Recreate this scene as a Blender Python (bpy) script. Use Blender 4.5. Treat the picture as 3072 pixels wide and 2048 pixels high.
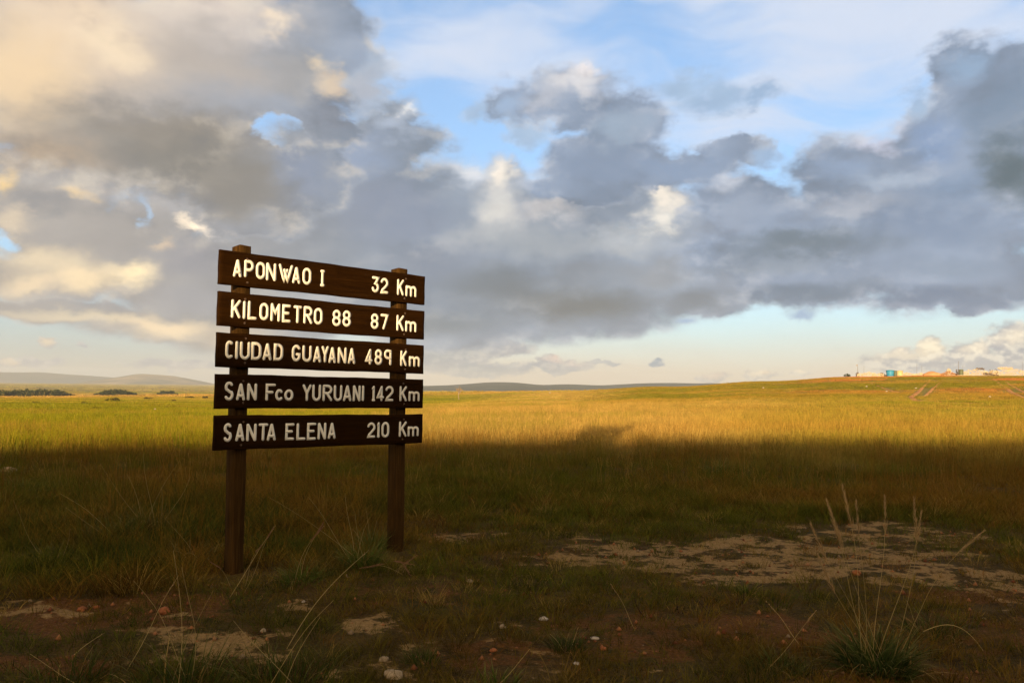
import bpy, bmesh, math, random
import numpy as np
from mathutils import Vector, Matrix, noise as mnoise

# ------------------------------------------------------------------ scene, camera
sc = bpy.context.scene
for o in list(bpy.data.objects):
    bpy.data.objects.remove(o)
random.seed(7)
RNG = np.random.default_rng(11)
COL = sc.collection

F_PX, PITCH, ROLL, EYE = 2448.8, 0.0563, 0.0097, 1.5      # focal length in photo pixels, camera tilt, eye height
cam_d = bpy.data.cameras.new('camera')
cam = bpy.data.objects.new('camera', cam_d)
COL.objects.link(cam)
cam_d.sensor_width = 36.0
cam_d.lens = 36.0 * F_PX / 3072.0
cam_d.clip_start = 0.05
cam_d.clip_end = 60000.0
cam.matrix_world = (Matrix.Translation((0, 0, EYE)) @ Matrix.Rotation(math.pi / 2 + PITCH, 4, 'X')
                    @ Matrix.Rotation(ROLL, 4, 'Z'))
sc.camera = cam

# ------------------------------------------------------------------ render settings
sc.render.engine = 'CYCLES'
cy = sc.cycles
cy.max_bounces = 6
cy.diffuse_bounces = 3
cy.glossy_bounces = 2
cy.transmission_bounces = 3
cy.transparent_max_bounces = 8
cy.volume_bounces = 0
cy.caustics_reflective = False
cy.caustics_refractive = False
cy.use_adaptive_sampling = True
cy.adaptive_threshold = 0.012
cy.adaptive_min_samples = 12
cy.use_denoising = True
try:
    cy.denoiser = 'OPENIMAGEDENOISE'
    cy.denoising_prefilter = 'ACCURATE'
    cy.denoising_input_passes = 'RGB_ALBEDO_NORMAL'
except Exception:
    pass
vs = sc.view_settings
vs.view_transform = 'Standard'
vs.look = 'None'
vs.exposure = 1.0
vs.gamma = 1.0
vs.use_curve_mapping = False

SUN_ELEV = math.radians(6.7)
SUN_AZ = math.radians(194.5)            # clockwise from +Y (the view direction): behind the camera, a little to the left

# ------------------------------------------------------------------ sun
sd = bpy.data.lights.new('sun', 'SUN')
sd.energy = 5.0
sd.color = (1.0, 0.74, 0.42)
sd.angle = math.radians(0.53)
sun = bpy.data.objects.new('sun', sd)
COL.objects.link(sun)
sun_dir = Vector((math.sin(SUN_AZ) * math.cos(SUN_ELEV), math.cos(SUN_AZ) * math.cos(SUN_ELEV), math.sin(SUN_ELEV)))
sun.rotation_euler = sun_dir.to_track_quat('Z', 'Y').to_euler()
sun.location = sun_dir * 60


# ------------------------------------------------------------------ from the picture to directions in the place
def ray(px, py):
    a, b = px - 1536.0, py - 1024.0
    cr, sr = math.cos(ROLL), math.sin(ROLL)
    x = a * cr + b * sr
    y = -a * sr + b * cr
    c, s = math.cos(PITCH), math.sin(PITCH)
    return Vector((x, F_PX * c + y * s, F_PX * s - y * c)).normalized()


def hit_plane(px, py, p0, n):
    r = ray(px, py)
    e = Vector((0, 0, EYE))
    return e + r * ((p0 - e).dot(n) / r.dot(n))


# ------------------------------------------------------------------ node helper
class NT:
    def __init__(self, tree):
        self.t = tree
        self.n = tree.nodes
        self.l = tree.links

    def put(self, sock, v):
        if v is None:
            return
        if isinstance(v, bpy.types.NodeSocket):
            self.l.new(v, sock)
        else:
            if hasattr(sock, 'default_value'):
                dv = sock.default_value
                if hasattr(dv, '__len__') and not hasattr(v, '__len__'):
                    v = (v,) * len(dv)
                elif hasattr(dv, '__len__') and len(dv) == 4 and len(v) == 3:
                    v = (*v, 1.0)
                sock.default_value = v

    def node(self, kind, **kw):
        nd = self.n.new(kind)
        for k, v in kw.items():
            setattr(nd, k, v)
        return nd

    def m(self, op, a, b=None, c=None, clamp=False):
        nd = self.node('ShaderNodeMath', operation=op, use_clamp=clamp)
        self.put(nd.inputs[0], a)
        self.put(nd.inputs[1], b)
        self.put(nd.inputs[2], c)
        return nd.outputs[0]

    def vm(self, op, a, b=None, c=None, scale=None):
        nd = self.node('ShaderNodeVectorMath', operation=op)
        self.put(nd.inputs[0], a)
        self.put(nd.inputs[1], b)
        self.put(nd.inputs[2], c)
        if scale is not None:
            self.put(nd.inputs['Scale'], scale)
        return nd.outputs['Value'] if op in ('LENGTH', 'DISTANCE', 'DOT_PRODUCT') else nd.outputs['Vector']

    def noise(self, vec, scale, detail=4, rough=0.55, lac=2.0, out='Fac', dist=0.0):
        nd = self.node('ShaderNodeTexNoise', noise_dimensions='3D')
        self.put(nd.inputs['Vector'], vec)
        self.put(nd.inputs['Scale'], scale)
        self.put(nd.inputs['Detail'], detail)
        self.put(nd.inputs['Roughness'], rough)
        self.put(nd.inputs['Lacunarity'], lac)
        self.put(nd.inputs['Distortion'], dist)
        return nd.outputs[out]

    def mix(self, fac, a, b, blend='MIX'):
        nd = self.node('ShaderNodeMix', data_type='RGBA', blend_type=blend, clamp_factor=True)
        self.put(nd.inputs[0], fac)
        self.put(nd.inputs[6], a)
        self.put(nd.inputs[7], b)
        return nd.outputs[2]

    def ss(self, v, lo, hi, a=0.0, b=1.0):
        nd = self.node('ShaderNodeMapRange', interpolation_type='SMOOTHSTEP')
        for k, x in enumerate((v, lo, hi, a, b)):
            self.put(nd.inputs[k], x)
        return nd.outputs[0]

    def lin(self, v, lo, hi, a=0.0, b=1.0):
        nd = self.node('ShaderNodeMapRange', interpolation_type='LINEAR', clamp=True)
        for k, x in enumerate((v, lo, hi, a, b)):
            self.put(nd.inputs[k], x)
        return nd.outputs[0]

    def xyz(self, x, y, z=0.0):
        nd = self.node('ShaderNodeCombineXYZ')
        self.put(nd.inputs[0], x)
        self.put(nd.inputs[1], y)
        self.put(nd.inputs[2], z)
        return nd.outputs[0]


def s2l(r, g, b):
    def f(c):
        c /= 255.0
        return c / 12.92 if c <= 0.04045 else ((c + 0.055) / 1.055) ** 2.4
    return (f(r), f(g), f(b))


# ------------------------------------------------------------------ world: Nishita sky with broken evening clouds
world = bpy.data.worlds.new('World')
sc.world = world
world.use_nodes = True
world.node_tree.nodes.clear()
W = NT(world.node_tree)
w_out = W.node('ShaderNodeOutputWorld')
w_bg = W.node('ShaderNodeBackground')
SKY_STRENGTH = 0.15
w_bg.inputs['Strength'].default_value = SKY_STRENGTH
W.l.new(w_bg.outputs[0], w_out.inputs['Surface'])
nish = W.node('ShaderNodeTexSky')
nish.sky_type = 'NISHITA'
nish.sun_disc = False
nish.sun_elevation = SUN_ELEV
nish.sun_rotation = SUN_AZ
nish.altitude = 900
nish.air_density = 1.0
nish.dust_density = 0.6
nish.ozone_density = 3.0
DIR = W.node('ShaderNodeTexCoord').outputs['Generated']
sep = W.node('ShaderNodeSeparateXYZ')
W.l.new(DIR, sep.inputs[0])
DX, DY, DZ = sep.outputs
RAD = 180.0 / math.pi
AZ = W.m('MULTIPLY', W.m('ARCTAN2', DX, DY), RAD)          # degrees right of the view direction
EL = W.m('MULTIPLY', W.m('ARCSINE', DZ), RAD)              # degrees above the horizon
P0 = W.xyz(AZ, EL, 0.0)


def azel(x, y):                                            # a spot of the sky seen in the photograph -> azimuth, elevation
    d = ray(x * 3072 / 2352, y * 3072 / 2352)
    return math.degrees(math.atan2(d.x, d.y)), math.degrees(math.asin(d.z))


def c10(rgb, k=1.0):
    r = s2l(*rgb)
    return tuple(v / SKY_STRENGTH / 2 ** vs.exposure * k for v in r)


# wind-torn warps of the cloud outlines
flat = W.vm('MULTIPLY', DIR, (1.0, 1.0, 1.6))
wA = W.vm('SUBTRACT', W.noise(flat, 6.0, 2, 0.5, out='Color'), (0.5, 0.5, 0.5))
wB = W.vm('SUBTRACT', W.noise(flat, 17.0, 7, 0.60, out='Color'), (0.5, 0.5, 0.5))
fade_h = W.lin(EL, 0.5, 11.0, 0.25, 1.0)                    # clouds near the horizon are farther off: finer outlines
warp = W.vm('ADD', W.vm('MULTIPLY', wA, (2.6, 2.0, 0.0)), W.vm('MULTIPLY', wB, (5.0, 4.4, 0.0)))
PW = W.vm('ADD', P0, W.vm('SCALE', warp, scale=fade_h))     # for outlines
warp2 = W.vm('ADD', W.vm('MULTIPLY', wA, (4.0, 3.0, 0.0)), W.vm('MULTIPLY', wB, (4.6, 4.0, 0.0)))
PT = W.vm('ADD', P0, W.vm('SCALE', warp2, scale=fade_h))    # for the tones inside the clouds
bill_v = W.vm('ADD', flat, W.vm('SCALE', wA, scale=0.04))
billow = W.noise(bill_v, 14.0, 8, 0.56)
billow_l = W.noise(W.vm('ADD', bill_v, (-0.010, -0.004, 0.018)), 14.0, 8, 0.56)
fine = W.noise(flat, 55.0, 4, 0.6)
RELIEF = W.m('SUBTRACT', billow, billow_l)


def puff(P, cx, cy, rx, ry):
    """1 at the middle of a cloud lump, 0 on its rim, negative outside"""
    u, v = azel(cx, cy)
    du = abs(azel(cx + rx, cy)[0] - azel(cx - rx, cy)[0]) / 2
    dv = abs(azel(cx, cy + ry)[1] - azel(cx, cy - ry)[1]) / 2
    q = W.vm('MULTIPLY_ADD', P, (1 / du, 1 / dv, 0.0), (-u / du, -v / dv, 0.0))
    return W.vm('LENGTH', q)


def union(P, lumps, k=0.25):
    acc = None
    for L in lumps:
        f = puff(P, *L)
        acc = f if acc is None else W.m('SMOOTH_MIN', acc, f, k)
    return W.m('SUBTRACT', 1.0, acc)


def paint(colour, spots, P=None):
    P = PT if P is None else P
    for (cx, cy, rx, ry, rgb, amt) in spots:
        f = W.ss(puff(P, cx, cy, rx, ry), 0.1, 1.0, amt, 0.0)
        colour = W.mix(f, colour, c10(rgb))
    return colour


# clear air and high ice cloud
thin_haze = W.ss(EL, 34.0, 4.0, 0.24, 0.40)
clear = W.mix(thin_haze, nish.outputs[0], c10((206, 224, 246)))
cirrus_v = W.vm('MULTIPLY', W.vm('ADD', DIR, W.vm('SCALE', wA, scale=0.10)), (2.0, 2.0, 9.0))
cir = W.noise(cirrus_v, 1.7, 7, 0.52)
cir_in = W.m('SUBTRACT', 1.0, puff(PW, 1850, 70, 1150, 330))
cir_mask = W.ss(W.m('ADD', cir, W.m('MULTIPLY', cir_in, 0.24)), 0.47, 0.78, 0.0, 0.9)
sky_c = W.mix(cir_mask, clear, c10((220, 229, 246)))
# milky air low over the horizon
veil = W.m('MULTIPLY', W.ss(EL, 10.0, 0.5, 0.0, 0.92), W.lin(W.noise(cirrus_v, 3.0, 4, 0.5), 0.3, 0.7, 0.8, 1.0))
veil_c = W.mix(W.ss(EL, 0.4, 5.0), c10((236, 214, 190)), c10((216, 234, 230)))
veil_c = W.mix(W.ss(AZ, -8.0, -26.0, 0.0, 0.75), veil_c, c10((176, 178, 174)))
sky_c = W.mix(veil, sky_c, veil_c)

# --- far cumulus rows near the horizon
far_v = W.vm('MULTIPLY', DIR, (1.0, 1.0, 1.5))
fb = W.noise(far_v, 48.0, 6, 0.55)
fb_l = W.noise(W.vm('ADD', far_v, (-0.003, -0.002, 0.006)), 48.0, 6, 0.55)
fw = W.vm('SUBTRACT', W.noise(flat, 42.0, 5, 0.6, out='Color'), (0.5, 0.5, 0.5))
PF = W.vm('ADD', P0, W.vm('MULTIPLY', fw, (2.4, 1.3, 0.0)))
far_l = [(2070, 828, 120, 28), (2140, 804, 46, 40), (2230, 810, 66, 36), (2330, 784, 80, 54), (2340, 836, 140, 30), (2190, 845, 160, 22),
         (1750, 858, 60, 16), (1840, 858, 34, 9), (1640, 866, 50, 14), (1280, 842, 90, 18), (1262, 824, 30, 16),
         (1110, 850, 150, 22), (1000, 800, 170, 70), (1150, 800, 90, 26), (1385, 833, 60, 7), (1505, 832, 24, 12),
         (110, 788, 26, 14), (70, 834, 100, 14), (180, 792, 14, 8), (20, 838, 26, 18), (430, 838, 160, 14)]
F1 = union(PF, far_l, 0.15)
F1 = W.m('ADD', F1, W.m('MULTIPLY', W.m('SUBTRACT', fb, 0.5), 0.8))
a_far = W.ss(F1, 0.0, 0.36, 0.0, 1.0)
col_far = W.mix(W.lin(fb, 0.35, 0.65), c10((158, 166, 178)), c10((190, 190, 192)))
col_far = paint(col_far, [
    (2140, 800, 60, 34, (255, 238, 205), 1.0), (2240, 800, 60, 24, (255, 240, 214), .9), (2330, 776, 70, 32, (255, 240, 214), .9),
    (2070, 816, 110, 18, (255, 240, 212), .8), (1750, 852, 60, 14, (255, 228, 190), .9), (1840, 853, 34, 9, (255, 232, 196), .9),
    (1640, 860, 50, 12, (250, 220, 195), .7), (1275, 822, 40, 16, (238, 214, 200), .9), (1320, 836, 40, 10, (235, 214, 200), .6),
    (1250, 850, 110, 14, (146, 162, 180), .9), (1110, 850, 150, 24, (152, 166, 178), .9), (1000, 790, 190, 70, (150, 162, 172), .9),
    (1505, 832, 40, 20, (130, 158, 182), 1.0), (1385, 832, 70, 14, (170, 180, 190), .7),
    (110, 786, 30, 16, (238, 218, 186), .9), (20, 834, 30, 16, (236, 216, 188), .9),
    (2200, 856, 260, 16, (180, 188, 196), .8)], PF)
col_far = W.mix(W.ss(W.m('SUBTRACT', fb, fb_l), -0.06, 0.14, 0.0, W.ss(AZ, 6.0, 16.0, 0.16, 0.45)), col_far, c10((255, 244, 216), 1.35))
sky_c = W.mix(a_far, sky_c, col_far)

tone = W.noise(flat, 7.0, 4, 0.5)


def layer(under, lumps, holes, base_lo, base_hi, spots, rim, soft=0.54, rag=0.70, grow=0.20):
    Fd = union(PW, lumps, 0.2)
    for hl in holes:
        Fd = W.m('SUBTRACT', Fd, W.ss(puff(PW, *hl[:4]), 0.0, 1.5, hl[4], 0.0))
    Fd = W.m('ADD', Fd, W.m('MULTIPLY', W.m('SUBTRACT', billow, 0.5), rag))
    Fd = W.m('ADD', Fd, W.m('MULTIPLY', W.m('SUBTRACT', fine, 0.5), 0.14))
    Fd = W.m('ADD', Fd, grow)
    alpha = W.ss(Fd, 0.02, soft)
    c = W.mix(W.lin(tone, 0.36, 0.64), c10(base_lo), c10(base_hi))
    c = W.mix(W.ss(AZ, -6.0, -30.0, 0.0, 0.6), c, c10((176, 166, 155)))        # warmer towards the sunset side
    c = paint(c, spots)
    gm = W.node('ShaderNodeGamma')
    W.l.new(c, gm.inputs[0])
    gm.inputs[1].default_value = 1.38
    c = gm.outputs[0]
    c = W.mix(W.ss(AZ, -22.0, -2.0, 0.0, 1.0), c, W.vm('MULTIPLY', c, (0.93, 0.995, 1.07)))
    near = W.ss(Fd, 0.85, 0.15, 0.07, 1.0)                                      # relief shows most along the rims
    up = W.m('MULTIPLY', W.lin(RELIEF, 0.0, 0.13, 0.0, 0.50), near)
    dn = W.m('MULTIPLY', W.lin(RELIEF, 0.0, -0.13, 0.0, 0.42), near)
    c = W.mix(up, c, W.mix(W.ss(AZ, 6.0, -16.0), c10((226, 229, 236)), c10((250, 236, 214))))
    c = W.mix(dn, c, c10((98, 106, 118)))
    c = W.mix(W.ss(alpha, 0.25, 1.0, rim, 0.0), c, c10((214, 218, 226)))
    return W.mix(alpha, under, c)


# --- back layer: low decks on the left, lit mass in the middle, long bank
sky_c = layer(sky_c, [
    (60, 450, 260, 120), (250, 560, 330, 110), (120, 640, 260, 70), (430, 660, 260, 110), (380, 742, 240, 46), (600, 740, 240, 110), (140, 715, 260, 30), (620, 600, 220, 130), (400, 500, 170, 70), (760, 560, 170, 90),
    (910, 330, 105, 105), (790, 370, 190, 110), (1420, 480, 190, 80), (1650, 640, 180, 80), (860, 480, 260, 170), (1050, 480, 160, 120), (1150, 440, 80, 90), (1000, 650, 380, 130), (1250, 620, 330, 150),
    (1450, 650, 240, 110), (1180, 540, 240, 120), (1040, 750, 300, 56), (1380, 735, 190, 50), (1530, 480, 60, 80), (1620, 560, 200, 110), (1620, 690, 170, 40)],
    [(322, 494, 24, 40, .42), (14, 549, 40, 20, .45)],
    (141, 148, 157), (160, 166, 174), [
    (90, 340, 240, 90, (170, 154, 136), .6), (20, 410, 60, 70, (226, 200, 152), .9), (180, 440, 70, 34, (226, 202, 162), .8),
    (280, 425, 90, 26, (206, 186, 156), .7), (100, 475, 110, 40, (150, 150, 152), .7), (350, 480, 150, 40, (174, 172, 172), .6),
    (40, 510, 80, 40, (210, 196, 176), .7), (470, 526, 90, 26, (255, 238, 214), .9), (360, 565, 50, 24, (222, 200, 172), .7),
    (100, 600, 200, 60, (214, 200, 177), .9), (290, 632, 100, 50, (240, 222, 188), .95), (180, 645, 110, 50, (228, 210, 180), .9),
    (60, 655, 130, 40, (226, 208, 180), .8), (450, 600, 190, 70, (154, 154, 159), .85), (250, 700, 320, 24, (164, 164, 166), .85),
    (440, 685, 150, 40, (162, 162, 166), .7), (180, 730, 280, 18, (210, 198, 176), .8), (380, 748, 180, 36, (226, 208, 180), .95),
    (250, 756, 110, 20, (170, 168, 166), .6), (560, 780, 160, 60, (200, 186, 166), .8), (590, 700, 90, 70, (180, 176, 170), .7),
    (960, 262, 40, 30, (222, 218, 214), .8), (930, 300, 80, 46, (180, 186, 196), .7), (820, 360, 170, 90, (156, 166, 182), .8),
    (900, 480, 210, 120, (146, 152, 164), .8), (1160, 400, 58, 66, (238, 224, 207), .85), (1080, 385, 80, 50, (216, 214, 214), .8),
    (1140, 480, 84, 84, (214, 206, 196), .8), (1110, 540, 170, 50, (184, 182, 180), .7), (1270, 495, 130, 36, (204, 196, 190), .7),
    (1250, 560, 270, 60, (166, 168, 170), .8), (1450, 560, 170, 46, (178, 178, 178), .8), (1530, 455, 50, 60, (236, 222, 204), .8),
    (1500, 510, 60, 50, (232, 221, 206), .8), (1000, 600, 200, 80, (138, 144, 154), .8), (1150, 660, 220, 70, (126, 131, 135), .85),
    (1330, 700, 280, 70, (128, 129, 128), .95), (1340, 625, 170, 40, (142, 144, 147), .6), (1520, 630, 130, 50, (154, 154, 155), .7),
    (1000, 735, 240, 46, (132, 138, 142), .8), (880, 690, 120, 80, (146, 148, 152), .6), (1600, 690, 110, 36, (134, 137, 140), .8)], 0.3)

# --- front layer: big left deck, dark lump, right bank, tower
sky_c = layer(sky_c, [
    (120, 150, 470, 300), (500, 160, 420, 250), (740, 90, 130, 160), (300, 330, 400, 130), (560, 420, 240, 130), (800, 150, 90, 110), (560, 500, 120, 60),
    (730, 400, 100, 100), (780, 300, 90, 60),
    (1165, 240, 72, 72), (1310, 225, 150, 85), (1420, 285, 115, 115), (1395, 375, 180, 82), (1560, 388, 170, 56), (1690, 352, 110, 36), (1330, 440, 130, 44), (1500, 420, 60, 30),
    (1700, 480, 140, 90), (1800, 560, 270, 130), (1960, 420, 170, 120), (2050, 380, 110, 90), (2120, 560, 330, 160), (2280, 630, 200, 80), (1880, 660, 270, 60), (2190, 690, 180, 32),
    (2190, 180, 88, 95), (2310, 240, 200, 160), (2370, 390, 160, 170), (2120, 290, 80, 70), (2210, 370, 140, 90), (2200, 450, 150, 70), (2060, 470, 150, 80),
    (2330, 640, 100, 60)],
    [(652, 306, 44, 50, 1.25), (2200, 446, 50, 20, .42)],
    (137, 146, 158), (157, 166, 179), [
    (150, 60, 440, 230, (214, 198, 179), .95), (40, 170, 250, 190, (218, 198, 170), .9), (480, 30, 320, 110, (206, 196, 187), .85),
    (250, 90, 140, 70, (222, 207, 185), .7), (640, 60, 70, 40, (224, 208, 188), .7), (520, 150, 200, 90, (184, 174, 164), .6),
    (400, 310, 420, 100, (150, 144, 136), .85), (400, 370, 300, 90, (138, 136, 132), .85), (540, 440, 260, 100, (142, 138, 132), .8),
    (780, 250, 130, 80, (140, 144, 152), .85), (690, 170, 110, 80, (168, 164, 160), .6), (700, 400, 120, 90, (146, 154, 168), .85),
    (860, 70, 60, 60, (208, 200, 190), .7), (780, 195, 70, 40, (214, 193, 167), .7), (740, 150, 46, 34, (218, 200, 175), .6),
    (90, 340, 240, 70, (178, 162, 143), .7),
    (1310, 185, 120, 50, (210, 204, 201), .9), (1320, 150, 50, 34, (230, 217, 208), .8), (1240, 225, 90, 50, (190, 188, 190), .7),
    (1150, 245, 60, 60, (166, 180, 196), .7), (1420, 290, 110, 80, (162, 172, 182), .8), (1390, 385, 190, 66, (144, 154, 168), .9),
    (1580, 392, 160, 50, (146, 158, 174), .85), (1650, 230, 160, 56, (160, 176, 192), .9),
    (1680, 425, 70, 44, (196, 196, 200), .8), (1660, 500, 150, 60, (162, 168, 178), .7), (2000, 318, 90, 36, (200, 196, 202), .85),
    (1940, 400, 110, 50, (154, 166, 182), .7), (2030, 420, 130, 40, (176, 182, 190), .7), (1950, 480, 160, 40, (168, 170, 176), .8),
    (1850, 568, 290, 46, (124, 134, 142), .95), (1750, 610, 260, 30, (150, 156, 162), .6), (2120, 520, 200, 70, (138, 150, 166), .8),
    (1850, 680, 300, 36, (122, 134, 146), .85), (2150, 690, 260, 40, (124, 136, 152), .85), (2200, 615, 190, 40, (146, 156, 168), .8),
    (2200, 150, 90, 70, (154, 170, 186), .85), (2300, 250, 170, 110, (136, 148, 161), .9), (2330, 390, 130, 120, (110, 122, 128), 1.0),
    (2150, 320, 110, 70, (144, 160, 182), .7), (2180, 430, 110, 50, (138, 154, 172), .6)], 0.3, soft=0.46, grow=0.12)
# --- thin torn shreds in front
sky_c = layer(sky_c, [(1640, 225, 150, 50), (1550, 198, 70, 30), (1750, 228, 64, 36), (1200, 300, 50, 40), (860, 200, 50, 100), (1090, 250, 40, 40), (2080, 250, 50, 50), (1770, 360, 50, 30), (1835, 722, 40, 15), (1560, 732, 40, 14)], [],
              (156, 172, 190), (170, 184, 198), [(860, 200, 80, 120, (176, 176, 180), .8)], 0.2, soft=1.05, rag=1.2)
W.l.new(sky_c, w_bg.inputs['Color'])

# the rest of the sky (beside, above and behind the camera): the same kind of broken cloud
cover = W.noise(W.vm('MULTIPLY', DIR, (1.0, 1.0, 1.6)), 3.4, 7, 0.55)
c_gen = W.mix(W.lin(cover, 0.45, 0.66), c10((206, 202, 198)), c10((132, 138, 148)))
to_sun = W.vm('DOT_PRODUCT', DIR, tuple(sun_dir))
c_gen = W.mix(W.ss(to_sun, -0.1, 0.9, 0.0, 0.95), c_gen, c10((255, 222, 168), 1.9))      # unseen sunset-lit cloud on the sun's side, brightened to warm the shaded foreground
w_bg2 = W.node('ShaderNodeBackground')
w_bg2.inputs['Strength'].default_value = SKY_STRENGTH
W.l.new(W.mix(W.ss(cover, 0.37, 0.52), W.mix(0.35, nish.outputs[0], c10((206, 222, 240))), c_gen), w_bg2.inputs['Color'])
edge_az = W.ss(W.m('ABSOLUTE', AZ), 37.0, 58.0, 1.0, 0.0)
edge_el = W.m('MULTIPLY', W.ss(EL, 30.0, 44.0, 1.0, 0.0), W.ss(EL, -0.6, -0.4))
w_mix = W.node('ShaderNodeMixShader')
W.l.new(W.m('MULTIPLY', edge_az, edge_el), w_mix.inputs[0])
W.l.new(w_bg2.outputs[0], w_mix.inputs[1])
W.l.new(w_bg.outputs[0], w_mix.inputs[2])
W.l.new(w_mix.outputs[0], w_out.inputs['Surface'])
world.cycles.sampling_method = 'MANUAL'
world.cycles.sample_map_resolution = 512


# ------------------------------------------------------------------ object helpers
def link(name, mesh, mat=None, parent=None, loc=None):
    o = bpy.data.objects.new(name, mesh)
    COL.objects.link(o)
    if mat is not None and mesh is not None and not mesh.materials:
        mesh.materials.append(mat)
    if parent is not None:
        o.parent = parent
    if loc is not None:
        o.location = loc
    return o


def empty(name, loc, rotz=0.0):
    o = bpy.data.objects.new(name, None)
    COL.objects.link(o)
    o.empty_display_size = 0.2
    o.location = loc
    o.rotation_euler = (0, 0, rotz)
    return o


def tag(o, label=None, cat=None, group=None, kind=None):
    if label:
        o['label'] = label
    if cat:
        o['category'] = cat
    if group:
        o['group'] = group
    if kind:
        o['kind'] = kind
    return o


def mesh_np(name, verts, faces, smooth=False, attrs=None):
    me = bpy.data.meshes.new(name)
    verts = np.ascontiguousarray(verts, dtype=np.float32)
    sizes = np.array([len(f) for f in faces], dtype=np.int32)
    loops = np.concatenate([np.asarray(f, dtype=np.int32) for f in faces]) if len(faces) else np.zeros(0, np.int32)
    me.vertices.add(len(verts))
    me.vertices.foreach_set('co', verts.ravel())
    me.loops.add(len(loops))
    me.loops.foreach_set('vertex_index', loops)
    me.polygons.add(len(sizes))
    me.polygons.foreach_set('loop_start', np.concatenate([[0], np.cumsum(sizes)[:-1]]).astype(np.int32))
    if smooth:
        me.polygons.foreach_set('use_smooth', np.ones(len(sizes), dtype=bool))
    for k, v in (attrs or {}).items():
        v = np.asarray(v, dtype=np.float32)
        if v.ndim == 1:
            a = me.attributes.new(k, 'FLOAT', 'POINT')
            a.data.foreach_set('value', v)
        else:
            a = me.attributes.new(k, 'FLOAT_VECTOR', 'POINT')
            a.data.foreach_set('vector', v.ravel())
    me.update(calc_edges=True)
    me.validate()
    return me


def new_mat(name):
    m = bpy.data.materials.new(name)
    m.use_nodes = True
    m.node_tree.nodes.clear()
    T = NT(m.node_tree)
    out = T.node('ShaderNodeOutputMaterial')
    return m, T, out


def principled(T, out, base, rough=0.8, normal=None, spec=0.3, metal=0.0):
    b = T.node('ShaderNodeBsdfPrincipled')
    T.put(b.inputs['Base Color'], base)
    T.put(b.inputs['Roughness'], rough)
    T.put(b.inputs['Metallic'], metal)
    T.put(b.inputs['Specular IOR Level'], spec)
    if normal is not None:
        T.l.new(normal, b.inputs['Normal'])
    T.l.new(b.outputs[0], out.inputs['Surface'])
    return b


def bump(T, h, strength=0.5, dist=0.02):
    nd = T.node('ShaderNodeBump')
    nd.inputs['Strength'].default_value = strength
    nd.inputs['Distance'].default_value = dist
    T.l.new(h, nd.inputs['Height'])
    return nd.outputs[0]


# ------------------------------------------------------------------ lie of the land
def smooth(a, b, x):
    t = np.clip((x - a) / (b - a), 0, 1)
    return t * t * (3 - 2 * t)


def vnoise(x, y, seed=0):
    """cheap smooth value noise on arrays"""
    x = np.asarray(x, float)
    y = np.asarray(y, float)
    xi = np.floor(x).astype(np.int64)
    yi = np.floor(y).astype(np.int64)
    fx = x - xi
    fy = y - yi
    fx = fx * fx * (3 - 2 * fx)
    fy = fy * fy * (3 - 2 * fy)

    def h(a, b):
        n = (a * 374761393 + b * 668265263 + seed * 974634777) & 0x7FFFFFFF
        n = ((n ^ (n >> 13)) * 1274126177) & 0x7FFFFFFF
        return ((n ^ (n >> 16)) & 0xFFFF) / 65535.0
    return (h(xi, yi) * (1 - fx) + h(xi + 1, yi) * fx) * (1 - fy) + (h(xi, yi + 1) * (1 - fx) + h(xi + 1, yi + 1) * fx) * fy


def fbm(x, y, oct=4, seed=0):
    s, a, t = 0.0, 0.5, 0.0
    for k in range(oct):
        s = s + a * vnoise(np.asarray(x) * 2 ** k, np.asarray(y) * 2 ** k, seed + k)
        t += a
        a *= 0.5
    return s / t


RK = np.array([0, 15, 30, 60, 100, 180, 220, 300, 500, 700, 1000, 2000, 5000, 16000.0])
AK = np.degrees(np.arctan((np.array([-1500, 0, 700, 1300, 1700, 2000, 2300, 2560, 2800, 3072, 4600]) - 1536) / F_PX))
ZK = np.array([
    [0, 0, -.1, -.3, -.7, -1.6, -2.2, -3.3, -6.2, -6.8, -6.2, -4.0, -1.0, -1.0],
    [0, 0, -.1, -.3, -.7, -1.6, -2.2, -3.3, -6.2, -6.8, -6.2, -4.0, -1.0, -1.0],
    [0, 0, -.1, -.3, -.7, -1.6, -2.0, -2.6, -4.8, -6.4, -6.4, -5.0, -1.0, -1.0],
    [0, 0, -.05, -.25, -.6, -1.4, -1.3, -.85, -3.5, -8, -10, -10, -8, -8],
    [0, 0, 0, .0, .1, .45, .5, .0, -3, -8, -10, -10, -8, -8],
    [0, 0, .05, .3, .8, 1.8, 2.0, 1.2, -2, -8, -10, -10, -8, -8],
    [0, 0, .1, .5, 1.35, 3.1, 3.5, 2.6, -1, -6, -10, -10, -8, -8],
    [0, 0, .15, .7, 1.8, 4.2, 4.7, 4.0, 1, -4, -8, -10, -8, -8],
    [0, 0, .15, .75, 2.0, 4.4, 5.0, 4.4, 2, -3, -6, -10, -8, -8],
    [0, 0, .15, .8, 2.0, 4.4, 5.0, 4.5, 2, -3, -6, -10, -8, -8],
    [0, 0, .15, .8, 2.0, 4.4, 5.0, 4.5, 2, -3, -6, -10, -8, -8]], float)


def _pchip_rows():
    out = []
    for z in ZK:
        h = np.diff(RK)
        d = np.diff(z) / h
        m = np.zeros_like(z)
        m[0], m[-1] = d[0], d[-1]
        for i in range(1, len(z) - 1):
            if d[i - 1] * d[i] > 0:
                w1, w2 = 2 * h[i] + h[i - 1], h[i] + 2 * h[i - 1]
                m[i] = (w1 + w2) / (w1 / d[i - 1] + w2 / d[i])
        out.append(m)
    return np.array(out)


MK = _pchip_rows()


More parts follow.
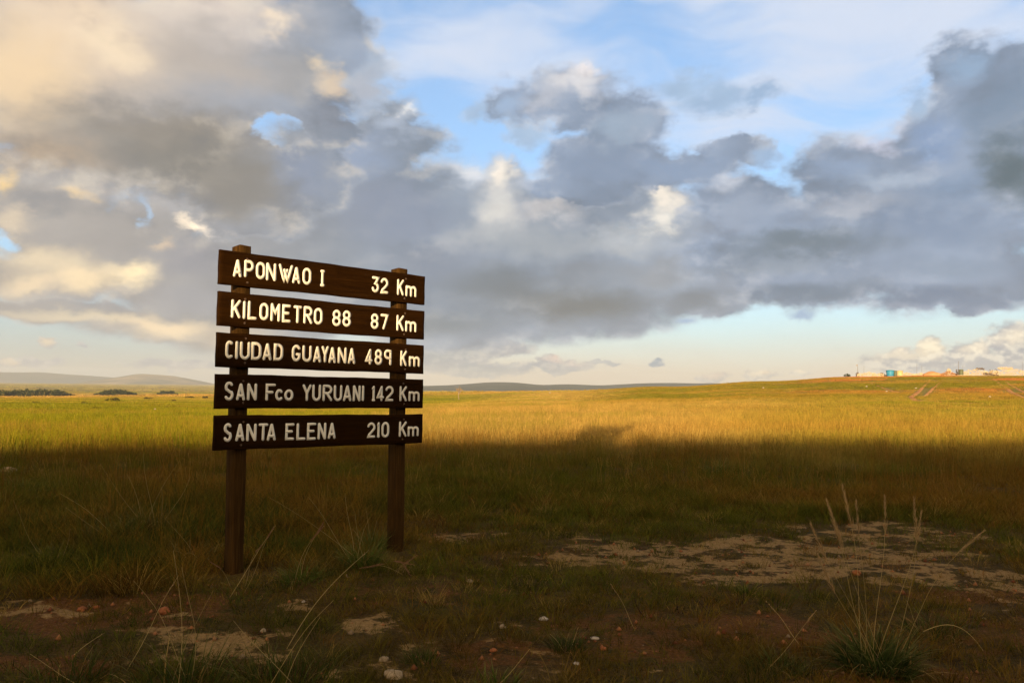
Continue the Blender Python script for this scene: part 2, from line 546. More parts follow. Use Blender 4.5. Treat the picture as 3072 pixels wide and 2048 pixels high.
def _row(k, r):
    i = np.clip(np.searchsorted(RK, r) - 1, 0, len(RK) - 2)
    h = RK[i + 1] - RK[i]
    t = (r - RK[i]) / h
    z0, z1 = ZK[k, i], ZK[k, i + 1]
    m0, m1 = MK[k, i] * h, MK[k, i + 1] * h
    return (2 * t ** 3 - 3 * t ** 2 + 1) * z0 + (t ** 3 - 2 * t ** 2 + t) * m0 + (-2 * t ** 3 + 3 * t ** 2) * z1 + (t ** 3 - t ** 2) * m1


def ground_z(x, y):
    x = np.atleast_1d(np.asarray(x, float))
    y = np.atleast_1d(np.asarray(y, float))
    r = np.hypot(x, y)
    az = np.degrees(np.arctan2(x, np.maximum(y, 1e-6)))
    rr = np.clip(r, 0, 15999)
    a = np.clip(az, AK[0] + .01, AK[-1] - .01)
    j = np.clip(np.searchsorted(AK, a) - 1, 0, len(AK) - 2)
    t = (a - AK[j]) / (AK[j + 1] - AK[j])
    t = t * t * (3 - 2 * t)
    z = np.zeros_like(r)
    for k in range(len(AK)):
        w = np.where(j == k, 1 - t, 0) + np.where(j + 1 == k, t, 0)
        sel = w > 0
        if sel.any():
            z[sel] += w[sel] * _row(k, rr[sel])
    front = smooth(-4, 6, y)
    z = z * front
    # soft swells and the small unevenness of trodden ground
    z += (fbm(x / 23, y / 23, 3, 5) - .5) * 0.5 * smooth(20, 90, r)
    z += (fbm(x / 1.7, y / 1.7, 3, 9) - .5) * 0.10 * (1 - smooth(40, 120, r))
    z += (fbm(x / .35, y / .35, 2, 19) - .5) * 0.035 * (1 - smooth(12, 30, r))
    # the long rise behind the camera that shades the foreground at sunset
    back = -y
    crest = RIDGE_H + RIDGE_TILT * x + (fbm(x / 9, x * 0 + 3.3, 3, 31) - .5) * 0.5
    z += crest * smooth(8, 38, back) * (1 - 0.35 * smooth(46, 200, back)) * (1 - smooth(400, 900, np.abs(x)))
    return z


TAN_E = math.tan(SUN_ELEV)
RIDGE_H = 1.5 + (6.8 + 38) * TAN_E
RIDGE_TILT = 0.020


def shade_height(x, y):
    """how high the shadow of the rise reaches at a spot"""
    t = np.linspace(20, 420, 2000)
    return float((ground_z(x + sun_dir.x / math.cos(SUN_ELEV) * t, y + sun_dir.y / math.cos(SUN_ELEV) * t) - t * TAN_E).max())


RIDGE_H += 1.80 - shade_height(-1.5, 7.0)


def gz(x, y):
    return float(ground_z(x, y)[0])


def on_ground(px, py, far=1200.0):
    """the spot of ground seen at a photograph pixel"""
    d = ray(px, py)
    t0, t1, n = 0.5, far, 260
    for k in range(3):
        ts = np.geomspace(t0, t1, n)
        X, Y, Z = d.x * ts, d.y * ts, EYE + d.z * ts
        below = np.nonzero(Z < ground_z(X, Y))[0]
        if len(below) == 0:
            t1 = far
            break
        i = max(1, below[0])
        t0, t1, n = ts[i - 1], ts[i], 40
    x, y = d.x * t1, d.y * t1
    return Vector((x, y, gz(x, y)))


# bare sandy and red-earth patches, as ellipses on the ground (photo pixel centre, half width in x, half depth in m)
def _patches(lst):
    out = []
    for (px, py, wpx, hpx, amt) in lst:
        c = on_ground(px, py)
        e = on_ground(px + wpx, py)
        n = on_ground(px, py - hpx)
        s = on_ground(px, py + hpx)
        out.append((c.x, c.y, max(.05, abs(e.x - c.x)), max(.05, abs(n.y - s.y) / 2), amt))
    return out


SAND = _patches([
    (2300, 1660, 760, 62, 1.0), (1900, 1680, 330, 40, .9), (2650, 1590, 330, 40, .8), (2250, 1740, 330, 36, .9), (2850, 1720, 300, 46, .9), (2450, 1700, 260, 50, 1.0),
    (1420, 1610, 210, 18, .7), (1650, 1690, 180, 20, .6), (640, 1930, 330, 60, 1.0), (480, 1880, 160, 30, .6), (830, 1960, 130, 40, .9),
    (90, 1820, 170, 50, .9), (190, 1850, 80, 24, .8), (1130, 1870, 170, 34, .95), (1180, 1965, 170, 60, .7), (860, 1800, 120, 20, .7),
    (1620, 1880, 80, 18, .7), (1720, 1990, 130, 40, .5), (1040, 1985, 90, 30, .8), (3000, 1800, 130, 40, .6), (2000, 1620, 160, 16, .6)])
RED = _patches([
    (350, 1850, 420, 80, .9), (2350, 1880, 260, 70, .8), (1900, 1900, 300, 80, .7), (1500, 1980, 300, 60, .7), (150, 2010, 260, 40, .9),
    (2900, 1880, 260, 90, .6), (1250, 1780, 300, 50, .5), (2830, 1770, 260, 30, .8), (2750, 2030, 420, 30, .8), (620, 1780, 250, 40, .6)])


def patch_mask(x, y, lst):
    x = np.asarray(x, float)
    y = np.asarray(y, float)
    m = np.zeros_like(x)
    wx = x + (fbm(x * 1.3, y * 1.3, 3, 41) - .5) * 1.2 * np.clip(np.hypot(x, y) / 8, .4, 1.5)
    wy = y + (fbm(x * 1.3 + 9, y * 1.3, 3, 43) - .5) * 1.0 * np.clip(np.hypot(x, y) / 8, .4, 1.5)
    for (cx, cyy, rx, ry, a) in lst:
        d = np.hypot((wx - cx) / rx, (wy - cyy) / ry)
        m = np.maximum(m, a * (1 - smooth(.55, 1.15, d)))
    return m


# ------------------------------------------------------------------ ground sheet
def build_ground():
    rs = np.concatenate([[0.0], np.geomspace(0.6, 4.0, 14), np.geomspace(4.06, 30, 230)[0:], np.geomspace(30.6, 420, 110), np.geomspace(430, 6800, 50)])
    fine_a = np.arange(-48, 48.01, 0.33)
    rest = np.arange(48 + .75, 360 - 48 - .7, .75)
    ang = np.radians(np.concatenate([fine_a, rest]))
    nA, nR = len(ang), len(rs)
    R, A = np.meshgrid(rs[1:], ang, indexing='ij')
    X, Y = (R * np.sin(A)).ravel(), (R * np.cos(A)).ravel()
    Z = ground_z(X, Y)
    v = np.column_stack([np.r_[0, X], np.r_[0, Y], np.r_[gz(0, 0), Z]])
    f = [(0, 1 + (i + 1) % nA, 1 + i)[::-1] for i in range(nA)]
    for j in range(nR - 2):
        b0, b1 = 1 + j * nA, 1 + (j + 1) * nA
        for i in range(nA):
            k = (i + 1) % nA
            f.append((b0 + i, b0 + k, b1 + k, b1 + i)[::-1])
    sand = patch_mask(v[:, 0], v[:, 1], SAND)
    red = patch_mask(v[:, 0], v[:, 1], RED)
    return mesh_np('ground', v, f, True, {'sand': sand, 'red': red})


m_ground, T, out = new_mat('soil_and_turf')
geo = T.node('ShaderNodeNewGeometry').outputs['Position']
att_s = T.node('ShaderNodeAttribute', attribute_name='sand').outputs['Fac']
att_r = T.node('ShaderNodeAttribute', attribute_name='red').outputs['Fac']
flatp = T.vm('MULTIPLY', geo, (1, 1, 0.2))
n1 = T.noise(flatp, 5.0, 8, 0.65)
n2 = T.noise(flatp, 38.0, 6, 0.7)
n3 = T.noise(flatp, 0.02, 5, 0.6)
n4 = T.noise(flatp, 1.2, 5, 0.6)
grav = T.node('ShaderNodeTexVoronoi')
T.put(grav.inputs['Vector'], geo)
grav.inputs['Scale'].default_value = 46
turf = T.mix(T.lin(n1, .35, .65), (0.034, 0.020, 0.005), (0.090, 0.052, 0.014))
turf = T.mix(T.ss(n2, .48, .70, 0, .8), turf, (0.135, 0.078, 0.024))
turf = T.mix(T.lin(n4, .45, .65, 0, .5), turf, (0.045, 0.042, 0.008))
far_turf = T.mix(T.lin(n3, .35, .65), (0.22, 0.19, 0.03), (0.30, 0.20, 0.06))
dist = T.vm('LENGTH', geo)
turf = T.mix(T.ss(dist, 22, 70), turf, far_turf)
redc = T.mix(T.lin(n2, .3, .7), (0.062, 0.024, 0.006), (0.155, 0.068, 0.018))
redc = T.mix(T.ss(grav.outputs['Distance'], .12, .3, .6, 0.0), redc, (0.24, 0.11, 0.05))
sandc = T.mix(T.lin(n2, .3, .7), (0.17, 0.092, 0.030), (0.36, 0.222, 0.086))
sandc = T.mix(T.ss(grav.outputs['Distance'], .05, .2, .55, 0.0), sandc, (0.20, 0.09, 0.04))
mr = T.ss(T.m('ADD', T.m('MULTIPLY', att_r, .8), T.m('MULTIPLY', T.m('SUBTRACT', n1, .5), 2.2)), .30, .65)
n5 = T.noise(T.vm('MULTIPLY', geo, (1, 1, .2)), 3.2, 6, .7)
brk = T.m('ADD', T.m('MULTIPLY', T.m('SUBTRACT', n1, .5), 1.5), T.m('MULTIPLY', T.m('SUBTRACT', n5, .5), 2.6))
ms = T.ss(T.m('ADD', T.m('MULTIPLY', att_s, .58), brk), .40, .62)
c = T.mix(mr, turf, redc)
c = T.mix(ms, c, sandc)
hgt = T.m('ADD', T.m('MULTIPLY', n1, .6), T.m('ADD', T.m('MULTIPLY', n2, .3), T.m('MULTIPLY', grav.outputs['Distance'], -.25)))
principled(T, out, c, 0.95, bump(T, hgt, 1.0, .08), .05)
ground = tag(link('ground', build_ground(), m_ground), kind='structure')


# ------------------------------------------------------------------ far hills and mountains
def far_range(name, D, prof, depth, mat, seed, rough=1.0, base=-14.0):
    """a real ridge whose crest runs at distance D; prof = (photo px, py) along its skyline"""
    px = np.array([p[0] for p in prof], float)
    az, el = [], []
    for (a, b) in prof:
        d = ray(a, b)
        az.append(math.atan2(d.x, d.y))
        el.append(math.asin(d.z))
    n = 180
    aa = np.linspace(az[0], az[-1], n)
    ee = np.interp(aa, az, el)
    k = np.ones(5) / 5
    ee = np.convolve(np.pad(ee, 2, mode='edge'), k, 'valid')
    H = EYE + np.tan(ee) * D
    rows = np.concatenate([np.linspace(-1, 0, 22), np.linspace(0, 1.2, 12)[1:]])
    V = []
    for q in rows:
        dist_ = D + q * depth
        prof_q = (1 - abs(q) ** 1.35) if q <= 0 else (1 - (q / 1.2) ** 1.6)
        nz = (fbm(aa * D / 420 + seed, np.full(n, dist_ / 420), 5, seed) - .5) * rough
        gul = np.abs(fbm(aa * D / 260 + seed, np.full(n, dist_ / 900), 4, seed + 5) - .5) * -rough * 1.4
        hgt_ = base + (H - base) * prof_q * 1.0 + (nz + gul) * (H - base).clip(0, 60) * 0.35 * min(1, abs(q) * 4)
        V.append(np.column_stack([np.sin(aa) * dist_, np.cos(aa) * dist_, hgt_]))
    V = np.concatenate(V)
    F = []
    for r in range(len(rows) - 1):
        for i in range(n - 1):
            F.append((r * n + i, r * n + i + 1, (r + 1) * n + i + 1, (r + 1) * n + i))
    return tag(link(name, mesh_np(name, V, F, True), mat), kind='structure')


def hill_mat(name, a, b, scale):
    m, T, out = new_mat(name)
    g = T.node('ShaderNodeNewGeometry').outputs['Position']
    n = T.noise(T.vm('MULTIPLY', g, (1, 1, 2.5)), scale, 7, .62)
    c = T.mix(T.lin(n, .4, .62), a, b)
    principled(T, out, c, 1.0, bump(T, n, .8, 6.0), 0.0)
    return m


m_dark = hill_mat('cloud_shaded_slopes', (0.030, 0.040, 0.030), (0.055, 0.060, 0.040), 0.012)  # cloud shade over the hill is put into this dark green
m_tan = hill_mat('dry_slopes', (0.09, 0.085, 0.05), (0.32, 0.24, 0.14), 0.005)
m_blue = hill_mat('far_slopes', (0.06, 0.07, 0.06), (0.12, 0.11, 0.08), 0.004)
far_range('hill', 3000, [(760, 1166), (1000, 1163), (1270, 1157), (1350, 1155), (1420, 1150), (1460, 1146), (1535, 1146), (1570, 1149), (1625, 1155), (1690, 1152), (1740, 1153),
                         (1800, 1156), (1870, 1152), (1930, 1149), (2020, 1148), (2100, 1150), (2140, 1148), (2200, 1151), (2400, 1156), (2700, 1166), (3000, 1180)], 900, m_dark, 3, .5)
far_range('mountain', 5200, [(150, 1157), (220, 1150), (270, 1142), (320, 1136), (370, 1128), (405, 1122), (430, 1121), (480, 1124), (520, 1127), (560, 1134), (600, 1142),
                             (640, 1150), (700, 1158)], 700, m_tan, 8, .9)
far_range('mountain_range', 6250, [(-2600, 1158), (-2000, 1130), (-1400, 1112), (-900, 1118), (-500, 1108), (-300, 1112), (-100, 1110), (0, 1116), (60, 1117), (130, 1116), (180, 1121), (260, 1126), (330, 1131), (420, 1140), (560, 1148), (700, 1160)],
          450, m_blue, 15, 1.0)

# ------------------------------------------------------------------ wooden direction sign
SIGN_YAW, SIGN_L = 0.8091, 2.0066
S_O = Vector((-2.2813, 6.3146, 0.0))
S_D = Vector((math.sin(SIGN_YAW), math.cos(SIGN_YAW), 0))        # along the boards, away from the camera
S_N = Vector((math.cos(SIGN_YAW), -math.sin(SIGN_YAW), 0))       # out of the painted face
BT = 0.036                                                       # board thickness
# top edge height at the near end, board height, drop to the far end
BOARDS = [(2.5525, .2707, -.0090), (2.2279, .2698, -.0135), (1.9073, .2696, -.0166), (1.5847, .2693, -.0163), (1.2629, .2691, -.0218)]


def wood_mat(name, a, b, c_, axis, rough=.62, ring=26.0):
    m, T, out = new_mat(name)
    p = T.node('ShaderNodeTexCoord').outputs['Object']
    rnd = T.node('ShaderNodeObjectInfo').outputs['Random']
    p = T.vm('ADD', p, T.xyz(T.m('MULTIPLY', rnd, 7.0), T.m('MULTIPLY', rnd, 3.0), T.m('MULTIPLY', rnd, 5.0)))
    st = [9.0, 9.0, 9.0]
    st[axis] = 0.35
    q = T.vm('MULTIPLY', p, tuple(st))
    g1 = T.noise(q, 3.2, 7, .66, dist=.4)
    st2 = [60.0, 60.0, 60.0]
    st2[axis] = 1.2
    g2 = T.noise(T.vm('MULTIPLY', p, tuple(st2)), 3.0, 4, .6)
    blot = T.noise(p, 3.0, 5, .6)
    col_ = T.mix(T.lin(g1, .36, .64), a, b)
    col_ = T.mix(T.ss(g2, .50, .72, 0, .65), col_, c_)
    col_ = T.mix(T.ss(blot, .52, .75, 0, .5), col_, tuple(v * .45 for v in a))
    h = T.m('ADD', T.m('MULTIPLY', g1, .5), T.m('MULTIPLY', g2, .5))
    principled(T, out, col_, T.lin(g2, .3, .7, rough - .1, rough + .15), bump(T, h, .35, .004), .02)
    return m


m_board = wood_mat('stained_board', (0.0115, 0.0042, 0.0006), (0.0195, 0.0073, 0.0010), (0.037, 0.0150, 0.003), 0, .7)
m_post = wood_mat('weathered_post', (0.026, 0.0125, 0.0030), (0.054, 0.0255, 0.006), (0.115, 0.060, 0.018), 2, .8)
m_paint, T, out = new_mat('cream_paint')
p = T.node('ShaderNodeTexCoord').outputs['Object']
n1 = T.noise(p, 60, 5, .65)
n2 = T.noise(p, 9, 4, .6)
c = T.mix(T.lin(n2, .35, .65), (0.86, 0.79, 0.65), (0.78, 0.70, 0.55))
c = T.mix(T.ss(n1, .60, .74, 0, .55), c, (0.30, 0.20, 0.11))
principled(T, out, c, .6, bump(T, n1, .3, .001), .3)
m_iron, T, out = new_mat('rusted_iron')
p = T.node('ShaderNodeTexCoord').outputs['Object']
n1 = T.noise(p, 220, 5, .6)
principled(T, out, T.mix(T.lin(n1, .35, .65), (0.05, 0.028, 0.016), (0.16, 0.10, 0.065)), .6, bump(T, n1, .4, .001), .4, .35)

sign = empty('direction_sign', (S_O + S_D * .98 - S_N * .1).to_tuple()[:2] + (gz(-1.5, 7.0),))
tag(sign, 'dark brown wooden road sign of five boards with cream carved place names and distances', 'road sign')
SIGN_INV = Matrix.Translation(sign.location).inverted()


def sign_frame(origin, tilt=0.0):
    """x along the board, y into the sign, z up"""
    x = (S_D + Vector((0, 0, tilt))).normalized()
    y = -S_N
    z = x.cross(y).normalized()
    M = Matrix((x, y, z)).transposed().to_4x4()
    M.translation = origin
    return M


def plank_mesh(name, L, H, t, seed, nx=28, nz=5, chips=()):
    """a sawn board with slightly uneven faces and worn arrises; x 0..L, y 0..t, z -H..0"""
    rr = random.Random(seed)
    xs = np.concatenate([[0, .004], np.linspace(.03, L - .03, nx), [L - .004, L]])
    zs = np.concatenate([[-H, -H + .004], np.linspace(-H + .03, -.03, nz), [-.004, 0]])
    V, F = [], []

    def wob(x, z):
        e = .0016 * math.sin(x * 7 + seed) + .0010 * math.sin(x * 23 + seed * 2)
        return e
    idx = {}

    def add(i, j, side):
        x, z = xs[i], zs[j]
        ei = i in (0, len(xs) - 1)
        ej = j in (0, len(zs) - 1)
        y = (0.0 if side == 0 else t)
        ins = .0035 if (ei or ej) else 0.0
        y += ins if side == 0 else -ins
        zz = z + (wob(x, z) if ej else 0)
        for (cx, cw, cd) in chips:
            if j == 0 and abs(x - cx) < cw:
                zz -= cd * (1 - abs(x - cx) / cw)
        V.append((x + (.0015 * math.sin(z * 31 + seed) if ei else 0), y + rr.uniform(-.0003, .0003), zz))
        idx[(i, j, side)] = len(V) - 1
    for side in (0, 1):
        for i in range(len(xs)):
            for j in range(len(zs)):
                add(i, j, side)
    NX, NZ = len(xs), len(zs)
    for i in range(NX - 1):
        for j in range(NZ - 1):
            F.append((idx[i, j, 0], idx[i + 1, j, 0], idx[i + 1, j + 1, 0], idx[i, j + 1, 0]))
            F.append((idx[i, j, 1], idx[i, j + 1, 1], idx[i + 1, j + 1, 1], idx[i + 1, j, 1]))
    for i in range(NX - 1):
        F.append((idx[i, 0, 0], idx[i, 0, 1], idx[i + 1, 0, 1], idx[i + 1, 0, 0]))
        F.append((idx[i, NZ - 1, 0], idx[i + 1, NZ - 1, 0], idx[i + 1, NZ - 1, 1], idx[i, NZ - 1, 1]))
    for j in range(NZ - 1):
        F.append((idx[0, j, 0], idx[0, j + 1, 0], idx[0, j + 1, 1], idx[0, j, 1]))
        F.append((idx[NX - 1, j, 0], idx[NX - 1, j, 1], idx[NX - 1, j + 1, 1], idx[NX - 1, j + 1, 0]))
    return mesh_np(name, V, F)


# --- the routed lettering: centre lines of each character in a unit box
def arc(cx, cy, rx, ry, a0, a1, n=12):
    return [(cx + rx * math.cos(math.radians(a0 + (a1 - a0) * k / n)), cy + ry * math.sin(math.radians(a0 + (a1 - a0) * k / n))) for k in range(n + 1)]


ring = arc(.5, .70, .5, .30, 0, 180, 12) + arc(.5, .30, .5, .30, 180, 360, 12) + [(1, .70)]
GLYPH = {
    'A': [[(0, 0), (.48, 1)], [(.52, 1), (1, 0)], [(.16, .24), (.84, .24)]],
    'P': [[(0, 0), (0, 1)], [(0, 1), (.45, 1)] + arc(.5, .71, .5, .29, 90, -90, 12) + [(0, .42)]],
    'O': [ring], '0': [ring],
    'o': [arc(.5, .5, .5, .5, 0, 360, 24)],
    'c': [arc(.55, .5, .55, .5, 45, 315, 18)],
    'N': [[(0, 0), (0, 1)], [(.02, 1), (.98, 0)], [(1, 0), (1, 1)]],
    'W': [[(0, 1), (.36, 0), (.62, .72)], [(.38, .72), (.66, 0), (1, 1)]],
    'I': [[(.5, 0), (.5, 1)]],
    'J': [[(.5, 0), (.5, 1)], [(0, 0), (1, 0)], [(0, 1), (1, 1)]],          # the numeral I with feet
    '1': [[(.6, 0), (.6, 1)], [(.1, 0), (1, 0)], [(.05, .86), (.6, .99)]],
    '3': [[(0, 1), (1, 1), (.5, .58)] + arc(.45, .29, .55, .29, 85, -100, 14) + [(.08, .08), (0, .22)]],
    '2': [arc(.48, .72, .52, .28, 165, -30, 14) + [(.55, .36), (.15, .18), (0, 0), (1, 0)]],
    'K': [[(0, 0), (0, 1)], [(1, 1), (.06, .40)], [(.36, .58), (1, 0)]],
    'm': [[(0, 0), (0, 1)], [(0, .74)] + arc(.25, .68, .25, .29, 160, 0, 9) + [(.5, 0)], arc(.75, .68, .25, .29, 160, 0, 9) + [(1, 0)]],
    'L': [[(0, 1), (0, 0), (1, 0)]],
    'E': [[(1, 1), (0, 1), (0, 0), (1, 0)], [(0, .52), (.78, .52)]],
    'F': [[(1, 1), (0, 1), (0, 0)], [(0, .5), (.72, .5)]],
    'T': [[(0, 1), (1, 1)], [(.5, 1), (.5, 0)]],
    'M': [[(0, 0), (0, 1)], [(0, 1), (.5, .45), (1, 1)], [(1, 1), (1, 0)]],
    'R': [[(0, 0), (0, 1)], [(0, 1), (.45, 1)] + arc(.5, .74, .48, .26, 90, -90, 12) + [(0, .48)], [(.42, .48), (1, 0)]],
    '8': [arc(.5, .755, .46, .245, 0, 360, 22), arc(.5, .26, .5, .26, 0, 360, 22)],
    '7': [[(0, 1), (1, 1), (.40, 0)]],
    'C': [[(1, .94)] + arc(.55, .68, .55, .32, 60, 180, 10) + arc(.55, .32, .55, .32, 180, 300, 10) + [(1, .06)]],
    'G': [[(.98, .86)] + arc(.52, .68, .52, .32, 40, 180, 11) + arc(.52, .32, .52, .32, 180, 350, 14) + [(1, .42), (.62, .42)]],
    'U': [[(0, 1), (0, .32)] + arc(.5, .30, .5, .30, 180, 360, 14) + [(1, 1)]],
    'D': [[(0, 0), (0, 1), (.42, 1)] + arc(.42, .70, .58, .30, 90, 0, 7) + arc(.42, .30, .58, .30, 0, -90, 7) + [(0, 0)]],
    'Y': [[(0, 1), (.5, .46)], [(1, 1), (.5, .46), (.5, 0)]],
    '4': [[(.72, 0), (.72, 1)], [(.72, 1), (0, .22), (1, .22)]],
    '9': [[(1, 0), (1, .98)], [(1, .98), (.5, 1)] + arc(.42, .74, .42, .26, 80, 270, 12) + [(.8, .44), (1, .44)]],
    'S': [arc(.5, .755, .46, .245, 35, 220, 12) + [(.30, .56), (.62, .45)] + arc(.5, .26, .5, .26, 40, -150, 13)],
}


def stroke_mesh(name, lines, half, seed):
    """flat rounded strokes standing 1.5 mm proud; strokes of one character lie at slightly different heights"""
    rr = random.Random(seed)
    V, F = [], []
    for li, pts in enumerate(lines):
        P = [Vector(q) for q in pts]
        closed = (P[0] - P[-1]).length < 1e-4
        # resample for a hand-routed edge
        Q = [P[0]]
        for a, b in zip(P, P[1:]):
            n = max(1, int((b - a).length / .02))
            for k in range(1, n + 1):
                Q.append(a.lerp(b, k / n))
        top = -.0016 - .0002 * li
        N = len(Q)
        ring_l, ring_r = [], []
        for i, q in enumerate(Q):
            a = Q[i - 1] if i > 0 else (Q[-2] if closed else Q[0])
            b = Q[i + 1] if i < N - 1 else (Q[1] if closed else Q[-1])
            d0 = (q - a).normalized() if (q - a).length > 1e-9 else (b - q).normalized()
            d1 = (b - q).normalized() if (b - q).length > 1e-9 else d0
            t = (d0 + d1)
            t = t.normalized() if t.length > .05 else d1
            nrm = Vector((-t.y, t.x))
            k = 1.0 / max(.55, nrm.dot(Vector((-d1.y, d1.x))))
            wl = half * (1 + rr.uniform(-.05, .05))
            wr = half * (1 + rr.uniform(-.05, .05))
            ring_l.append(q + nrm * wl * k)
            ring_r.append(q - nrm * wr * k)
        outline = ring_l[:]
        if not closed:
            t = (Q[-1] - Q[-2]).normalized()
            base_a = math.atan2(t.y, t.x)
            outline += [Q[-1] + Vector((math.cos(base_a + x), math.sin(base_a + x))) * half * .92 for x in (1.0, .4, -.4, -1.0)]
        outline += ring_r[::-1]
        if not closed:
            t = (Q[0] - Q[1]).normalized()
            base_a = math.atan2(t.y, t.x)
            outline += [Q[0] + Vector((math.cos(base_a + x), math.sin(base_a + x))) * half * .92 for x in (1.0, .4, -.4, -1.0)]
        o = len(V)
        for i in range(N):
            V += [(ring_l[i].x, top, ring_l[i].y), (ring_r[i].x, top, ring_r[i].y),
                  (ring_l[i].x, .001, ring_l[i].y), (ring_r[i].x, .001, ring_r[i].y)]
        for i in range(N - 1):
            p, q = o + i * 4, o + i * 4 + 4
            F += [(p, q, q + 1, p + 1), (p, p + 2, q + 2, q), (p + 1, q + 1, q + 3, p + 3)]
        if not closed:
            for end, sgn in ((0, 1), (N - 1, -1)):
                e = Q[end]
                t = (Q[0] - Q[1]).normalized() if end == 0 else (Q[-1] - Q[-2]).normalized()
                ba = math.atan2(t.y, t.x)
                c0 = len(V)
                caps = [e + Vector((math.cos(ba + x), math.sin(ba + x))) * half * .95 for x in (1.05, .55, 0, -.55, -1.05)]
                first, last = o + end * 4, o + end * 4 + 1
                if end == 0:
                    first, last = last, first
                for q in caps:
                    V.append((q.x, top, q.y))
                    V.append((q.x, .001, q.y))
                seq_t = [first] + [c0 + 2 * k for k in range(5)] + [last]
                seq_b = [first + 2] + [c0 + 2 * k + 1 for k in range(5)] + [last + 2]
                F.append(tuple(seq_t))
                for k in range(6):
                    F.append((seq_t[k], seq_b[k], seq_b[k + 1], seq_t[k + 1]))
    me = mesh_np(name, V, F)
    bm = bmesh.new()
    bm.from_mesh(me)
    bmesh.ops.recalc_face_normals(bm, faces=bm.faces)
    bm.to_mesh(me)
    bm.free()
    return me


# character, left, right, top, bottom as read off the photograph (a: upper close-up, b: lower close-up)
def za(l):
    return [(ch, 600 + x0 / 3.26667, 600 + x1 / 3.26667, 700 + y0 / 3.26667, 700 + y1 / 3.26667) for ch, x0, x1, y0, y1 in l]


def zb(l):
    return [(ch, 600 + x0 / 2.30556, 600 + x1 / 2.30556, 1080 + y0 / 2.30556, 1080 + y1 / 2.30556) for ch, x0, x1, y0, y1 in l]


TEXT = [
    za([('A', 325, 412, 256, 429), ('P', 433, 530, 262, 434), ('O', 548, 642, 281, 449), ('N', 648, 748, 290, 466), ('W', 770, 912, 304, 480), ('A', 905, 985, 330, 493),
        ('O', 1005, 1092, 338, 503), ('J', 1178, 1223, 358, 521), ('3', 1685, 1756, 422, 579), ('2', 1772, 1846, 437, 590), ('K', 1932, 2000, 450, 608), ('m', 2015, 2122, 512, 622)]),
    za([('K', 305, 402, 648, 831), ('I', 421, 449, 661, 839), ('L', 468, 560, 663, 845), ('O', 583, 674, 681, 851), ('M', 692, 787, 685, 863), ('E', 805, 892, 697, 872),
        ('T', 915, 1000, 708, 880), ('R', 1015, 1105, 714, 886), ('O', 1117, 1203, 730, 893), ('8', 1298, 1383, 748, 909), ('8', 1398, 1480, 755, 914),
        ('8', 1675, 1752, 785, 936), ('7', 1768, 1845, 790, 942), ('K', 1926, 2000, 800, 956), ('m', 2012, 2122, 858, 966)]),
    za([('C', 247, 323, 1050, 1226), ('I', 345, 374, 1054, 1233), ('U', 390, 492, 1060, 1236), ('D', 502, 603, 1065, 1240), ('A', 615, 703, 1076, 1244), ('D', 722, 815, 1080, 1247),
        ('G', 900, 985, 1091, 1254), ('U', 1003, 1095, 1097, 1259), ('A', 1110, 1188, 1105, 1265), ('Y', 1190, 1262, 1102, 1265), ('A', 1260, 1333, 1113, 1272), ('N', 1350, 1437, 1115, 1275),
        ('A', 1450, 1523, 1122, 1279), ('4', 1620, 1692, 1130, 1285), ('8', 1712, 1786, 1135, 1288), ('9', 1803, 1877, 1138, 1292), ('K', 1963, 2028, 1147, 1301), ('m', 2047, 2155, 1202, 1307)]),
    zb([('S', 168, 232, 148, 279), ('A', 250, 312, 160, 279), ('N', 325, 393, 160, 279), ('F', 453, 523, 162, 281), ('c', 520, 572, 200, 281), ('o', 583, 645, 202, 281),
        ('Y', 708, 770, 167, 282), ('U', 776, 836, 168, 283), ('R', 848, 915, 170, 283), ('U', 925, 983, 172, 284), ('A', 990, 1047, 173, 284), ('N', 1057, 1110, 174, 285),
        ('I', 1119, 1135, 175, 284), ('1', 1187, 1212, 177, 285), ('4', 1222, 1273, 177, 284), ('2', 1283, 1338, 178, 284), ('K', 1380, 1430, 179, 285), ('m', 1442, 1518, 214, 285)]),
    zb([('S', 162, 220, 435, 564), ('A', 245, 307, 438, 560), ('N', 320, 390, 438, 560), ('T', 403, 470, 437, 557), ('A', 463, 525, 438, 557), ('E', 590, 652, 436, 553),
        ('L', 667, 730, 435, 552), ('E', 740, 802, 433, 551), ('N', 814, 872, 432, 548), ('A', 885, 938, 432, 544), ('2', 1158, 1212, 430, 537), ('1', 1224, 1244, 428, 535),
        ('0', 1255, 1308, 427, 535), ('K', 1376, 1428, 423, 530), ('m', 1436, 1512, 456, 527)])]
HALF = 0.0118
POST_S = [(0.176, 0.281), (1.727, 1.836)]
